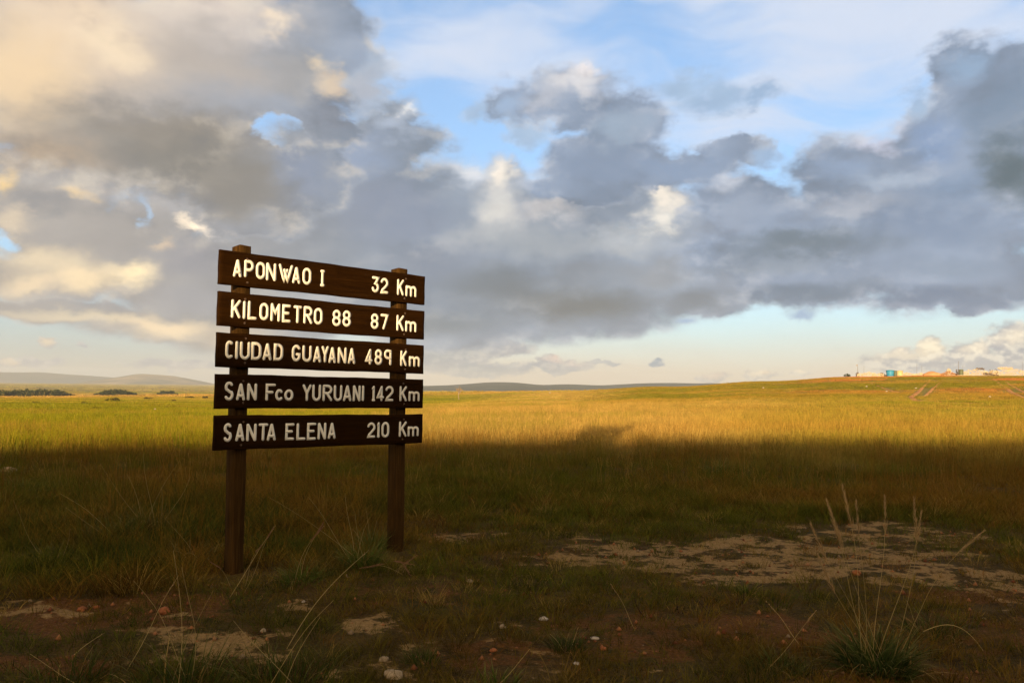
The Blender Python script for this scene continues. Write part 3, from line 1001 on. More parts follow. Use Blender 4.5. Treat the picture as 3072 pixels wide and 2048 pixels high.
for bi, (zt, H, drop) in enumerate(BOARDS):
    M = sign_frame(S_O + Vector((0, 0, zt)), drop / SIGN_L)
    chips = [(1.05, .012, .004)] if bi == 3 else []
    board = link('board', plank_mesh('board', SIGN_L, H, BT, bi + 2, chips=chips), m_board, sign)
    board.matrix_parent_inverse = Matrix()
    board.matrix_local = SIGN_INV @ M
    Mi = M.inverted()
    for ci, (ch, x0, x1, y0, y1) in enumerate(TEXT[bi]):
        tl = Mi @ hit_plane(x0, y0, M.translation, S_N)
        br = Mi @ hit_plane(x1, y1, M.translation, S_N)
        mid_l = Mi @ hit_plane(x0, (y0 + y1) / 2, M.translation, S_N)
        mid_r = Mi @ hit_plane(x1, (y0 + y1) / 2, M.translation, S_N)
        xc = (x0 + x1) / 2
        t_ = Mi @ hit_plane(xc, y0, M.translation, S_N)
        b_ = Mi @ hit_plane(xc, y1, M.translation, S_N)
        half = HALF * (1.0 if bi < 3 else .93)
        xa, xb = mid_l.x + half, mid_r.x - half
        za_, zb_ = b_.z + half, t_.z - half
        if ch == 'I':
            xa = xb = (mid_l.x + mid_r.x) / 2
        wdt = max(.0, xb - xa)
        lines = [[(xa + wdt * u - xa, za_ + (zb_ - za_) * v - za_) for (u, v) in ln] for ln in GLYPH[ch]]
        o = link('digit' if ch.isdigit() else 'letter', stroke_mesh('letter', lines, half, bi * 40 + ci), m_paint, board)
        o.location = (xa, 0.0, za_)
    # iron bolt heads where the board crosses a post
    for pi, (s0, s1) in enumerate(POST_S):
        for zz in (-.045, -H + .04):
            bm = bmesh.new()
            bmesh.ops.create_cone(bm, cap_ends=True, segments=8, radius1=.010, radius2=.0075, depth=.006)
            bmesh.ops.rotate(bm, cent=(0, 0, 0), matrix=Matrix.Rotation(math.pi / 2, 3, 'X'), verts=bm.verts)
            me = bpy.data.meshes.new('bolt')
            bm.to_mesh(me)
            bm.free()
            o = link('bolt', me, m_iron, board)
            o.location = ((s0 + s1) / 2 + random.uniform(-.012, .012), -.002, zz + random.uniform(-.008, .008))

# --- the two square posts behind the boards
for pi, ((s0, s1), top, dep) in enumerate(zip(POST_S, (2.617, 2.598), (.135, .125))):
    base = S_O + S_D * s0 - S_N * (BT + .0025)
    zb0 = gz(base.x, base.y) - .35
    nz = 40
    V, F = [], []
    w = s1 - s0
    bev = .007
    sect = [(bev, 0), (w - bev, 0), (w, bev), (w, dep - bev), (w - bev, dep), (bev, dep), (0, dep - bev), (0, bev)]
    zs = list(np.linspace(zb0, top - .006, nz)) + [top]
    for k, z in enumerate(zs):
        lean = (z - 1.4) * (-.003 if pi == 0 else -.004)
        for (x, y) in sect:
            ox = .0015 * math.sin(z * 5 + x * 40 + pi) + random.uniform(-.0006, .0006)
            oy = .0015 * math.sin(z * 4 + y * 33 + pi * 2) if y > dep / 2 else 0.0
            ins = .005 if k == len(zs) - 1 else 0
            cx_, cy_ = w / 2, dep / 2
            V.append((cx_ + (x - cx_) * (1 - ins / w * 2) + ox + lean, cy_ + (y - cy_) * (1 - ins / dep * 2) + oy, z - zb0 + (.006 * math.sin(x * 60 + y * 31) if k == len(zs) - 1 else 0)))
    for k in range(len(zs) - 1):
        for i in range(8):
            a, b = k * 8 + i, k * 8 + (i + 1) % 8
            F.append((a, b, b + 8, a + 8))
    F.append(tuple(len(V) - 8 + i for i in range(8)))
    post = link('post', mesh_np('post', V, F), m_post, sign)
    post.matrix_local = SIGN_INV @ sign_frame(Vector((base.x, base.y, zb0)))

# ------------------------------------------------------------------ grass blades
def blades(n, R, h, w, lean, bend, rng, segs=3, up=0.0, centre_up=.35):
    """n tapering bent ribbons rooted within radius R -> verts, faces, shade, tip"""
    V, F, S, Tp = [], [], [], []
    a = rng.uniform(0, 2 * np.pi, n)
    q = np.sqrt(rng.uniform(0, 1, n))
    bx, by = np.cos(a) * q * R, np.sin(a) * q * R
    H = rng.uniform(h[0], h[1], n) * (1 - centre_up * q)
    Wd = rng.uniform(w[0], w[1], n)
    la = a + rng.normal(0, .7, n)
    le = np.abs(rng.normal(lean, lean * .5, n)) * (.35 + q)
    be = rng.uniform(bend[0], bend[1], n)
    fa = rng.uniform(0, np.pi, n)
    sh = rng.uniform(0, 1, n)
    ts = np.linspace(0, 1, segs + 1)
    for i in range(n):
        dx, dy = math.cos(la[i]), math.sin(la[i])
        wx, wy = math.cos(fa[i]), math.sin(fa[i])
        o = len(V)
        for k, t in enumerate(ts):
            ang = le[i] + be[i] * t
            # position along a gently curling stem
            L = H[i] * t
            hx = L * math.sin(min(ang, 2.2) * .9)
            hz = L * math.cos(min(ang, 2.2) * .9)
            cx, cyy, cz = bx[i] + dx * hx, by[i] + dy * hx, hz + up
            ww = Wd[i] * (1 - t) ** .6 * .5
            if k == segs:
                V.append((cx, cyy, cz))
                S.append(sh[i])
                Tp.append(1.0)
            else:
                V += [(cx - wx * ww, cyy - wy * ww, cz), (cx + wx * ww, cyy + wy * ww, cz)]
                S += [sh[i]] * 2
                Tp += [t] * 2
        for k in range(segs - 1):
            b = o + 2 * k
            F.append((b, b + 1, b + 3, b + 2))
        b = o + 2 * (segs - 1)
        F.append((b, b + 1, b + 2))
    return V, F, S, Tp


def ribbon(pts, w0, w1, side):
    """a thin three-sided stem along pts"""
    V, F = [], []
    n = len(pts)
    for i, p in enumerate(pts):
        w = (w0 + (w1 - w0) * i / (n - 1)) * .5
        t = (pts[min(i + 1, n - 1)] - pts[max(i - 1, 0)]).normalized()
        s = t.cross(side).normalized()
        u = s.cross(t).normalized()
        for k in range(3):
            an = k * 2.094
            V.append(tuple(p + (s * math.cos(an) + u * math.sin(an)) * w))
    for i in range(n - 1):
        for k in range(3):
            a, b = i * 3 + k, i * 3 + (k + 1) % 3
            F.append((a, b, b + 3, a + 3))
    F.append((0, 2, 1))
    F.append((3 * n - 3, 3 * n - 2, 3 * n - 1))
    return V, F


def join(parts):
    V, F, S, Tp = [], [], [], []
    for v, f, s, t in parts:
        o = len(V)
        V += list(v)
        F += [tuple(i + o for i in q) for q in f]
        S += list(s)
        Tp += list(t)
    return V, F, S, Tp


def seed_head(p, d, L, n, rng, spread=.25, w=.0022):
    """feathery panicle: short hairs springing from the last length of a stem"""
    V, F, S, Tp = [], [], [], []
    d = d.normalized()
    side = d.cross(Vector((0.3, 1, 0.2))).normalized()
    up_ = side.cross(d)
    for i in range(n):
        t = rng.uniform(0, 1)
        a = rng.uniform(0, 6.28)
        root = p + d * (L * t)
        out_ = (side * math.cos(a) + up_ * math.sin(a))
        hl = L * .30 * (1 - .6 * t) * rng.uniform(.6, 1.1)
        tipp = root + (d * (1 - spread) + out_ * spread * 1.6).normalized() * hl
        m = (root + tipp) * .5 + out_ * hl * .06
        ws = d.cross(out_).normalized() * w * .5
        o = len(V)
        V += [tuple(root - ws), tuple(root + ws), tuple(m + ws * .8), tuple(m - ws * .8), tuple(tipp)]
        F += [(o, o + 1, o + 2, o + 3), (o + 3, o + 2, o + 4)]
        s = rng.uniform(0, 1)
        S += [s] * 5
        Tp += [.8] * 5
    return V, F, S, Tp


def grass_mat(name, tint=None, inst=False, tipc=(0.42, 0.30, 0.12), tip_amt=.45, trans=.28):
    m, T, out = new_mat(name)
    if inst:
        base = T.node('ShaderNodeAttribute', attribute_name='tint', attribute_type='INSTANCER').outputs['Vector']
    else:
        base = tint
    sh = T.node('ShaderNodeAttribute', attribute_name='shade').outputs['Fac']
    tp = T.node('ShaderNodeAttribute', attribute_name='tip').outputs['Fac']
    c = T.vm('SCALE', base, scale=T.lin(sh, 0, 1, .62, 1.38))
    dry = T.m('MULTIPLY', T.ss(tp, .3, 1.0), T.lin(sh, 0, 1, .2 * tip_amt, 1.4 * tip_amt))
    c = T.mix(dry, c, tipc if not inst else T.vm('MULTIPLY', base, (1.75, 1.42, 1.25)))
    d = T.node('ShaderNodeBsdfDiffuse')
    T.put(d.inputs['Color'], c)
    t = T.node('ShaderNodeBsdfTranslucent')
    T.put(t.inputs['Color'], c)
    mx = T.node('ShaderNodeMixShader')
    mx.inputs[0].default_value = trans
    T.l.new(d.outputs[0], mx.inputs[1])
    T.l.new(t.outputs[0], mx.inputs[2])
    T.l.new(mx.outputs[0], out.inputs['Surface'])
    return m


m_gr_green = grass_mat('green_blades', (0.062, 0.082, 0.012), tip_amt=.3)
m_gr_olive = grass_mat('olive_blades', (0.088, 0.072, 0.014))
m_gr_deep = grass_mat('deep_green_blades', (0.038, 0.050, 0.009), tip_amt=.3)
m_gr_dry = grass_mat('dry_blades', (0.19, 0.115, 0.032), tip_amt=.5)
m_straw = grass_mat('straw', (0.34, 0.230, 0.080), trans=.1)
m_plume = grass_mat('plume', (0.46, 0.27, 0.11), trans=.35)
m_purple = grass_mat('purple_head', (0.23, 0.075, 0.045), trans=.3)


def gmesh(name, data):
    V, F, S, Tp = data
    return mesh_np(name, V, F, False, {'shade': np.array(S), 'tip': np.array(Tp)})


def stalk_points(base, tip, sag, n=9):
    pts = []
    L = (tip - base).length
    bow, kink = random.uniform(-.055, .055) * L, random.uniform(-.018, .018) * L
    for i in range(n):
        t = i / (n - 1)
        p = base.lerp(tip, t)
        p.z += sag * math.sin(math.pi * t)
        p.x += bow * math.sin(math.pi * t) + kink * math.sin(2 * math.pi * t)
        p.y += kink * math.sin(math.pi * t)
        pts.append(p)
    return pts


def tussock(px, py, label, mat, n, R, h, w, lean, bend, stalks=(), plume=None, heads=None, dry=0, seed=0):
    """stalks: (tip px, tip py, toward camera m, sag)"""
    rng = np.random.default_rng(1000 + seed)
    c = on_ground(px, py)
    root = empty('grass_tussock', c - Vector((0, 0, .01)))
    tag(root, label, 'grass tussock')
    link('blades', gmesh('blades', blades(n, R, h, w, lean, bend, rng, 4)), mat, root)
    if dry:
        link('dry_blades', gmesh('dry_blades', blades(dry, R * 1.1, (h[0] * .8, h[1] * 1.0), w, lean * 1.5, (bend[0] + .3, bend[1] + .8), rng, 4)), m_gr_dry, root)
    for (tx, ty, dy, sag) in stalks:
        d = ray(tx, ty)
        t = (c.y - dy) / d.y
        tip = Vector((0, 0, EYE)) + d * t - root.location
        a = rng.uniform(0, 6.28)
        b = Vector((math.cos(a) * R * .4, math.sin(a) * R * .4, .0))
        pts = stalk_points(b, tip, sag)
        v, f = ribbon(pts, .0038, .0018, Vector((.3, 1, .1)))
        s = rng.uniform(.3, .9)
        so = link('stalk', gmesh('stalk', (v, f, [s] * len(v), [.4] * len(v))), m_straw, root)
        if plume:
            L = plume * rng.uniform(.8, 1.15)
            d_ = (pts[-1] - pts[-2]).normalized()
            link('seed_head', gmesh('seed_head', seed_head(tip - d_ * L * .75, d_, L, 90, rng, .16, .0024)), heads or m_plume, so)
    return root


tussock(2630, 2010, 'big green tussock with tall pale feathery plumes, lower right', m_gr_deep, 430, .17, (.20, .46), (.007, .013), .62, (.15, .9),
        [(2445, 1600, .0, .02), (2490, 1530, -.1, .0), (2502, 1560, .05, .0), (2535, 1490, -.1, .0), (2570, 1525, .1, .01), (2655, 1520, .0, .0), (2745, 1530, .1, .05),
         (2760, 1560, -.05, .04), (2470, 1700, .1, .0), (2930, 1610, .2, .06)], plume=.22, dry=70, seed=1)
c = on_ground(2630, 2010)
tussock(1085, 1700, 'leafy green tussock with thin leaning stalks between the two sign posts', m_gr_green, 260, .16, (.22, .42), (.004, .008), .42, (.2, .9),
        [(925, 1490, .0, .02), (805, 1490, .0, .05), (1035, 1480, -.1, .0), (1065, 1540, 0, 0), (1110, 1550, -.1, .0)], dry=50, seed=2)
tussock(905, 1745, 'low spiky tussock right of the near sign post with a bent purple head', m_gr_green, 200, .15, (.16, .34), (.004, .008), .65, (.3, 1.0),
        [(965, 1575, .0, .05), (960, 1590, .1, .04), (700, 1745, -.2, .03)], plume=.14, heads=m_purple, dry=60, seed=3)
tussock(730, 1770, 'dry grass tussock hugging the foot of the near sign post', m_gr_olive, 150, .20, (.07, .17), (.003, .006), .6, (.3, 1.1),
        [(815, 1590, .1, .03), (640, 1690, .1, .03), (780, 1640, .2, .02)], plume=.12, heads=m_purple, dry=60, seed=4)
tussock(1190, 1720, 'small tussock with red seed heads at the foot of the far sign post', m_gr_olive, 130, .16, (.06, .13), (.003, .006), .7, (.3, 1.0),
        [(1240, 1672, .0, .03), (1225, 1715, .15, .05), (1100, 1700, .1, .04), (1225, 1690, .1, .04)], plume=.18, heads=m_purple, dry=70, seed=5)
tussock(330, 1620, 'dark green tussock left of the sign in front of tall dry stalks', m_gr_deep, 240, .20, (.20, .40), (.004, .008), .45, (.2, .9),
        [(195, 1520, .1, .0), (180, 1480, .0, .02)], dry=60, seed=6)
tussock(445, 1590, 'brown tussock left of the sign with the tallest pale straw stalks', m_gr_olive, 220, .25, (.20, .45), (.004, .007), .4, (.2, .9),
        [(380, 1420, .0, .0), (430, 1360, -.1, .0), (485, 1460, .1, .0), (540, 1380, .0, .02), (360, 1560, .2, .0), (300, 1390, -.3, 0), (570, 1430, -.3, 0), (490, 1570, .2, .06)], dry=90, seed=7)
tussock(60, 1490, 'rounded green tussock beside a pale rock at the left edge', m_gr_green, 300, .34, (.22, .42), (.004, .008), .4, (.2, .8), [(20, 1420, -.2, 0)], dry=40, seed=8)
tussock(150, 1690, 'green and brown tussock near the left edge above the bare red soil', m_gr_deep, 220, .22, (.16, .34), (.004, .008), .5, (.2, 1.0), [(40, 1500, .1, .0), (210, 1585, .1, .0)], dry=80, seed=9)
tussock(560, 1690, 'tangled olive tussock left of the near sign post', m_gr_olive, 260, .26, (.18, .36), (.003, .007), .5, (.3, 1.0), [(500, 1560, .1, .02), (590, 1670, .2, .06), (520, 1650, .3, .02)], dry=110, seed=10)
tussock(850, 2060, 'tall blue-green tussock cut by the bottom edge left of centre', m_gr_deep, 130, .24, (.20, .40), (.005, .009), .5, (.1, .7),
        [(1000, 1800, .1, .02), (960, 1850, .15, .03), (700, 1860, .1, .02)], dry=30, seed=11)
tussock(560, 2070, 'sparse green tussock with long curved blades at the bottom left', m_gr_deep, 110, .22, (.22, .46), (.005, .009), .4, (.1, .7),
        [(520, 1650, .0, .02), (400, 1740, .1, .02), (640, 1770, .2, .0), (545, 1700, .1, .03)], dry=30, seed=12)
tussock(190, 2050, 'thin dark tussock in the bottom left corner', m_gr_deep, 90, .22, (.14, .30), (.005, .009), .5, (.1, .8), [(90, 1960, .1, 0)], dry=30, seed=13)
tussock(1265, 1985, 'small dark green tuft on sandy soil below the far sign post', m_gr_deep, 170, .10, (.07, .17), (.003, .006), .4, (.1, .6), [], dry=20, seed=14)
tussock(1700, 1945, 'spiky dark tuft beside a pale stone in the lower middle', m_gr_deep, 170, .10, (.08, .19), (.003, .006), .45, (.1, .6), [(1735, 1880, .0, 0), (1650, 1900, .1, 0)], dry=30, seed=15)
tussock(1500, 2060, 'broad-bladed green tuft cut by the bottom edge at the middle', m_gr_green, 34, .09, (.10, .26), (.010, .017), .4, (.1, .5), [(1590, 1945, .0, 0)], dry=0, seed=16)
tussock(2330, 2010, 'low blue-green tuft left of the plumed tussock', m_gr_deep, 240, .15, (.08, .20), (.003, .006), .5, (.1, .8), [(2440, 1840, .0, 0)], plume=.1, dry=30, seed=17)
tussock(2150, 1428, 'small bright tuft with pale stalks out on the shaded field', m_gr_green, 150, .25, (.25, .5), (.005, .01), .3, (.1, .6), [(2135, 1378, 0, 0), (2165, 1365, 0, 0), (2185, 1362, 0, 0), (2195, 1385, 0, 0)], dry=20, seed=18)
tussock(2530, 1425, 'grey-green tuft with arching straws on the shaded field at right', m_gr_olive, 150, .28, (.25, .5), (.005, .01), .35, (.1, .7), [(2560, 1380, 0, .02), (2450, 1420, 0, .1), (2500, 1380, 0, 0)], dry=20, seed=19)
tussock(2240, 1780, 'little leaning green sprig at the near edge of the sand', m_gr_green, 46, .07, (.10, .22), (.006, .011), .5, (.2, .8), [(2285, 1690, 0, 0)], dry=10, seed=20)
tussock(2800, 1900, 'wide green tuft right of the tall plumes', m_gr_deep, 200, .2, (.10, .24), (.003, .007), .5, (.2, .9), [(2720, 1800, 0, 0)], dry=60, seed=21)
tussock(1120, 1650, 'upright green tuft just left of the far sign post', m_gr_green, 150, .12, (.2, .4), (.004, .008), .3, (.1, .6), [(1100, 1530, 0, 0), (1130, 1560, 0, 0)], dry=20, seed=22)


def straw(x0, y0, x1, y1, h0, h1, dy, label, sag=.02, w=.0055, head=0.0):
    """a single long stalk from the ground near (x0, y0) to a tip that shows at (x1, y1)"""
    a = on_ground(x0, y0)
    d = ray(x1, y1)
    tip = Vector((0, 0, EYE)) + d * ((a.y + dy) / d.y) - a
    pts = stalk_points(Vector((0, 0, h0)), tip, sag, 12)
    v, f = ribbon(pts, w, w * .55, Vector((.3, 1, .1)))
    o = empty('straw_stalk', a)
    tag(o, label, 'straw stalk')
    link('stem', gmesh('stem', (v, f, [.7] * len(v), [.6] * len(v))), m_straw, o)
    rng = np.random.default_rng(int(x0 * 7 + y0))
    dd = (pts[-1] - pts[-2]).normalized()
    link('seed_head', gmesh('seed_head', seed_head(pts[-1] - dd * .05, dd, .10 + head, 26, rng, .15, .002)), m_plume, o)
    return o


straw(860, 1945, 1092, 1662, 0, 0, .75, 'long pale straw leaning right across the ground between the posts', .03, .0055)
straw(690, 1790, 815, 1592, 0, 0, .35, 'pale straw leaning across the foot of the near sign post', .02)
straw(380, 2010, 520, 1750, 0, 0, .3, 'thin green-gold straw rising over the sand at lower left', .03, .004)
straw(2400, 1935, 2315, 1820, 0, 0, .2, 'single pale straw leaning left of the plumed tussock', .0, .005)
straw(2770, 1945, 2960, 1965, .1, 0, -.05, 'arched straw bowing right from the plumed tussock', .10, .005, .06)
straw(210, 1975, 300, 1905, 0, 0, .3, 'short pale straw lying on red soil at lower left', .01, .005)
straw(1905, 1890, 1845, 1770, 0, 0, .2, 'thin dry straw standing on red soil in the lower middle', .0, .003)

# ------------------------------------------------------------------ dark twigs
m_twig, T, out = new_mat('dark_twig')
principled(T, out, (0.018, 0.009, 0.006), .9, None, .1)


def twigs(px, py, label, tips, seed):
    a = on_ground(px, py)
    o = empty('dry_twig', a)
    tag(o, label, 'dry twig')
    for i, (tx, ty) in enumerate(tips):
        d = ray(tx, ty)
        tip = Vector((0, 0, EYE)) + d * (a.y / d.y) - a
        v, f = ribbon(stalk_points(Vector((random.uniform(-.02, .02), 0, -.01)), tip, random.uniform(-.02, .02), 6), .006, .002, Vector((.3, 1, .1)))
        link('stem', mesh_np('stem', v, f), m_twig, o)
    return o


twigs(1935, 1850, 'dark bare twig rising at lower middle beside the red soil', [(1900, 1775), (1915, 1820)], 1)
twigs(2130, 1845, 'forked black twig standing in front of the sand', [(2140, 1785), (2165, 1825), (2090, 1800)], 2)
twigs(2220, 1810, 'short dark twig nearest the leaning green sprig', [(2210, 1760), (2230, 1745)], 3)
twigs(2045, 1840, 'dark twig pair left of the forked black twig', [(2010, 1800), (2055, 1815), (2030, 1790)], 4)


# ------------------------------------------------------------------ stones
def stone_mat(name, a, b):
    m, T, out = new_mat(name)
    p = T.node('ShaderNodeTexCoord').outputs['Object']
    n = T.noise(p, 30, 6, .65)
    principled(T, out, T.mix(T.lin(n, .35, .65), a, b), .9, bump(T, n, .6, .01), .15)
    return m


m_st_or = stone_mat('laterite', (0.16, 0.045, 0.014), (0.32, 0.11, 0.035))
m_st_pale = stone_mat('pale_stone', (0.20, 0.135, 0.07), (0.36, 0.26, 0.15))
m_st_white = stone_mat('quartz', (0.30, 0.23, 0.16), (0.48, 0.39, 0.29))


m_st_or2 = stone_mat('tan_rock', (0.30, 0.19, 0.09), (0.48, 0.33, 0.18))


def rock_mesh(name, sx, sy, sz, seed, sub=2, rough=.22):
    bm = bmesh.new()
    bmesh.ops.create_icosphere(bm, subdivisions=sub, radius=1.0)
    for v in bm.verts:
        n = mnoise.noise(v.co * 1.3 + Vector((seed * 3.1, seed, 0))) + .5 * mnoise.noise(v.co * 3.1 + Vector((seed, 0, seed * 2.7)))
        v.co *= 1 + rough * n * 1.6
        v.co = Vector((v.co.x * sx, v.co.y * sy, max(v.co.z, -.45) * sz))
    me = bpy.data.meshes.new(name)
    bm.to_mesh(me)
    bm.free()
    for p_ in me.polygons:
        p_.use_smooth = sub > 2
    return me


def stone(px, py, wpx, label, mat, flat=.6, seed=0, sub=3):
    c = on_ground(px, py)
    w = wpx / F_PX * c.length * .5
    o = link('stone', rock_mesh('stone', w, w * .8, w * flat, seed, sub), mat)
    o.location = c + Vector((0, 0, w * flat * .25))
    o.rotation_euler = (0, 0, seed * 1.3)
    return tag(o, label, 'stone')


stone(492, 1838, 34, 'round orange laterite stone on the red soil left of the near post', m_st_or, .7, 1)
stone(245, 1830, 26, 'tan stone on the bare soil at the left', m_st_or, .6, 2)
stone(290, 1822, 16, 'small tan stone right of another on the bare soil at left', m_st_or, .6, 3)
stone(790, 1893, 20, 'small rounded pinkish stone above the pale sand patch', m_st_pale, .7, 4)
stone(1630, 1858, 28, 'flat white stone on grass in the lower middle', m_st_white, .5, 5)
stone(1507, 1882, 22, 'cream stone left of the flat white stone', m_st_pale, .7, 6)
stone(1785, 1915, 26, 'thin whitish stone at the lower middle beside the spiky tuft', m_st_white, .35, 7)
stone(1150, 1980, 30, 'tan stone on sandy soil below the far post', m_st_pale, .6, 8)
stone(1180, 2028, 60, 'broad tan stone at the bottom edge below the far post', m_st_pale, .5, 9)
stone(1810, 1947, 20, 'small orange stone in the lower middle', m_st_or, .7, 10)
stone(25, 1418, 46, 'pale rock behind the green tussock at the left edge', m_st_or2, .5, 11)
stone(1408, 1745, 22, 'small yellowish stone to the right of the far post', m_st_pale, .6, 12)
stone(2570, 1722, 26, 'orange stone on the sand behind the plumes', m_st_or, .7, 13)
stone(1730, 1990, 22, 'jagged white fragment near the bottom edge right of centre', m_st_white, .4, 14, 2)
stone(1480, 1952, 24, 'low orange stone near the bottom edge at the centre', m_st_or, .5, 15)
stone(910, 1805, 12, 'tiny white stone right of the near post foot', m_st_white, .6, 16)

# gravel lying on the bare patches: nobody could count it
V, F = [], []
gr = np.random.default_rng(5)
cnt = 0
octa = np.array([(1, 0, 0), (-1, 0, 0), (0, 1, 0), (0, -1, 0), (0, 0, 1), (0, 0, -.4)], float)
of = [(0, 2, 4), (2, 1, 4), (1, 3, 4), (3, 0, 4), (2, 0, 5), (1, 2, 5), (3, 1, 5), (0, 3, 5)]
gx = gr.uniform(-7, 8, 16000)
gy = gr.uniform(3.2, 11, 16000)
keep = np.maximum(patch_mask(gx, gy, SAND) * .7, patch_mask(gx, gy, RED)) > gr.uniform(.15, 1.2, 16000)
gx, gy = gx[keep], gy[keep]
gzv = ground_z(gx, gy)
for x, y, z in zip(gx, gy, gzv):
    s = .004 + .012 * gr.uniform() ** 4 * 1.6
    o = len(V)
    jit = octa * s * gr.uniform(.6, 1.4, (6, 3))
    a = gr.uniform(0, 6.28)
    ca, sa = math.cos(a), math.sin(a)
    for (u, v_, w_) in jit:
        V.append((x + u * ca - v_ * sa, y + u * sa + v_ * ca, z + w_ + s * .2))
    F += [tuple(i + o for i in q) for q in of]
m_gravel, T, out = new_mat('laterite_gravel')
ri = T.node('ShaderNodeNewGeometry').outputs['Random Per Island']
cr = T.mix(T.ss(ri, .1, .7), (0.12, 0.035, 0.012), (0.28, 0.11, 0.04))
cr = T.mix(T.ss(ri, .82, .9), cr, (0.20, 0.13, 0.07))
principled(T, out, cr, .9, None, .15)
tag(link('gravel', mesh_np('gravel', V, F), m_gravel), kind='stuff')


# ------------------------------------------------------------------ far trees and bushes
def leaf_cloud(lumps, n, size, rng):
    """many leaf-sized faces filling uneven lumps (x, y, z, rx, ry, rz)"""
    V, F, S, Tp = [], [], [], []
    vol = np.array([l[3] * l[4] * l[5] for l in lumps])
    pick = rng.choice(len(lumps), n, p=vol / vol.sum())
    for i in pick:
        x, y, z, rx, ry, rz = lumps[i]
        d = rng.normal(0, 1, 3)
        d /= np.linalg.norm(d)
        q = rng.uniform(.55, 1.08)
        c0 = np.array([x + d[0] * rx * q, y + d[1] * ry * q, z + d[2] * rz * q])
        if c0[2] < .1:
            continue
        u = rng.normal(0, 1, 3)
        u /= np.linalg.norm(u)
        w = np.cross(u, rng.normal(0, 1, 3))
        w /= np.linalg.norm(w) + 1e-9
        s = size * rng.uniform(.6, 1.3)
        o = len(V)
        V += [tuple(c0 - u * s), tuple(c0 + w * s * .5), tuple(c0 + u * s), tuple(c0 - w * s * .5)]
        F.append((o, o + 1, o + 2, o + 3))
        sh = rng.uniform(0, 1)
        S += [sh] * 4
        Tp += [.3] * 4
    return V, F, S, Tp


m_leaf = grass_mat('grove_leaves', (0.048, 0.056, 0.016), tip_amt=.15, trans=.25)
m_leaf2 = grass_mat('bush_leaves', (0.07, 0.06, 0.02), tip_amt=.2, trans=.25)
m_bark, T, out = new_mat('pale_bark')
p = T.node('ShaderNodeTexCoord').outputs['Object']
n1 = T.noise(T.vm('MULTIPLY', p, (1, 1, .3)), 9, 5, .6)
principled(T, out, T.mix(T.lin(n1, .35, .65), (0.24, 0.17, 0.10), (0.46, 0.35, 0.23)), .9, None, .1)


def az_point(px, D):
    d = ray(px, 1150)
    k = D / math.hypot(d.x, d.y)
    x, y = d.x * k, d.y * k
    return Vector((x, y, gz(x, y)))


rgt = np.random.default_rng(77)
for (p0, p1, D, hgt_, nl, nleaf) in [(-120, 232, 520, 4.4, 20, 9000), (285, 410, 560, 3.9, 9, 4200), (470, 535, 640, 3.0, 5, 2000)]:
    c0 = az_point((p0 + p1) / 2, D)
    lumps = []
    for k in range(nl):
        t = (k + .5) / nl
        q = az_point(p0 + (p1 - p0) * t, D + rgt.uniform(-8, 8)) - c0
        taper = min(1, 3.2 * min(t, 1 - t) + .25) if p0 > 0 else min(1, 4.5 * (1 - t) + .2)
        h_ = hgt_ * taper * rgt.uniform(.75, 1.08)
        lumps.append((q.x, q.y, q.z + h_ * .45, rgt.uniform(1.6, 3.0) * hgt_ / 4, rgt.uniform(1.6, 3.0), h_ * .55))
    o = link('grove', gmesh('grove', leaf_cloud(lumps, nleaf, .42, rgt)), m_leaf)
    o.location = c0
    tag(o, kind='stuff')

BUSH = [(340, 1206, 'dark rounded bush on the sunlit plain, largest of the scattered ones'), (105, 1212, 'low brown bush at the far left of the sunlit plain'),
        (250, 1213, 'low brown bush between the left edge and the largest bush on the plain'), (445, 1199, 'small bush on the plain right of the largest bush'),
        (525, 1206, 'tiny bush on the plain, second nearest to the sign'), (570, 1195, 'small bush on the plain just below the third grove'),
        (618, 1196, 'small bush on the plain nearest to the sign'), (290, 1228, 'flat dark bush low on the sunlit plain below the others')]
for i, (px, py, lab) in enumerate(BUSH):
    c0 = on_ground(px, py)
    s = c0.length / F_PX * (13 if i == 0 else 8)
    o = empty('bush', c0)
    tag(o, lab, 'bush', 'bushes scattered on the sunlit plain')
    lm = [(rgt.uniform(-1, 1) * s, rgt.uniform(-.5, .5) * s, s * .4, s * rgt.uniform(.5, .9), s * .7, s * .5) for _ in range(4)]
    link('crown', gmesh('crown', leaf_cloud(lm, 220, s * .2, rgt)), m_leaf2, o)
    v, f = ribbon([Vector((0, 0, -.1)), Vector((.03 * s, 0, s * .4))], .12 * s, .06 * s, Vector((.3, 1, .1)))
    link('trunk', mesh_np('trunk', v, f), m_bark, o)

# the thin bare tree standing alone
c0 = on_ground(1377, 1200)
tree = empty('bare_tree', c0)
tag(tree, 'thin pale bare tree standing alone on the field right of the sign', 'tree')
th = c0.length / F_PX * 36
trg = random.Random(4)


def limb(p, d, L, w, depth, acc):
    pts = [p]
    for k in range(4):
        d = (d + Vector((trg.uniform(-.16, .16), trg.uniform(-.16, .16), trg.uniform(-.02, .12)))).normalized()
        pts.append(pts[-1] + d * L / 4)
    v, f = ribbon(pts, w, w * .55, Vector((.31, 1, .13)))
    acc.append((v, f, [0] * len(v), [0] * len(v)))
    if depth:
        for k in range(3):
            a = trg.uniform(0, 6.28)
            nd = (d * .7 + Vector((math.cos(a), math.sin(a), .35)) * .75).normalized()
            limb(pts[trg.choice((2, 3, 4))], nd, L * .55, w * .5, depth - 1, acc)


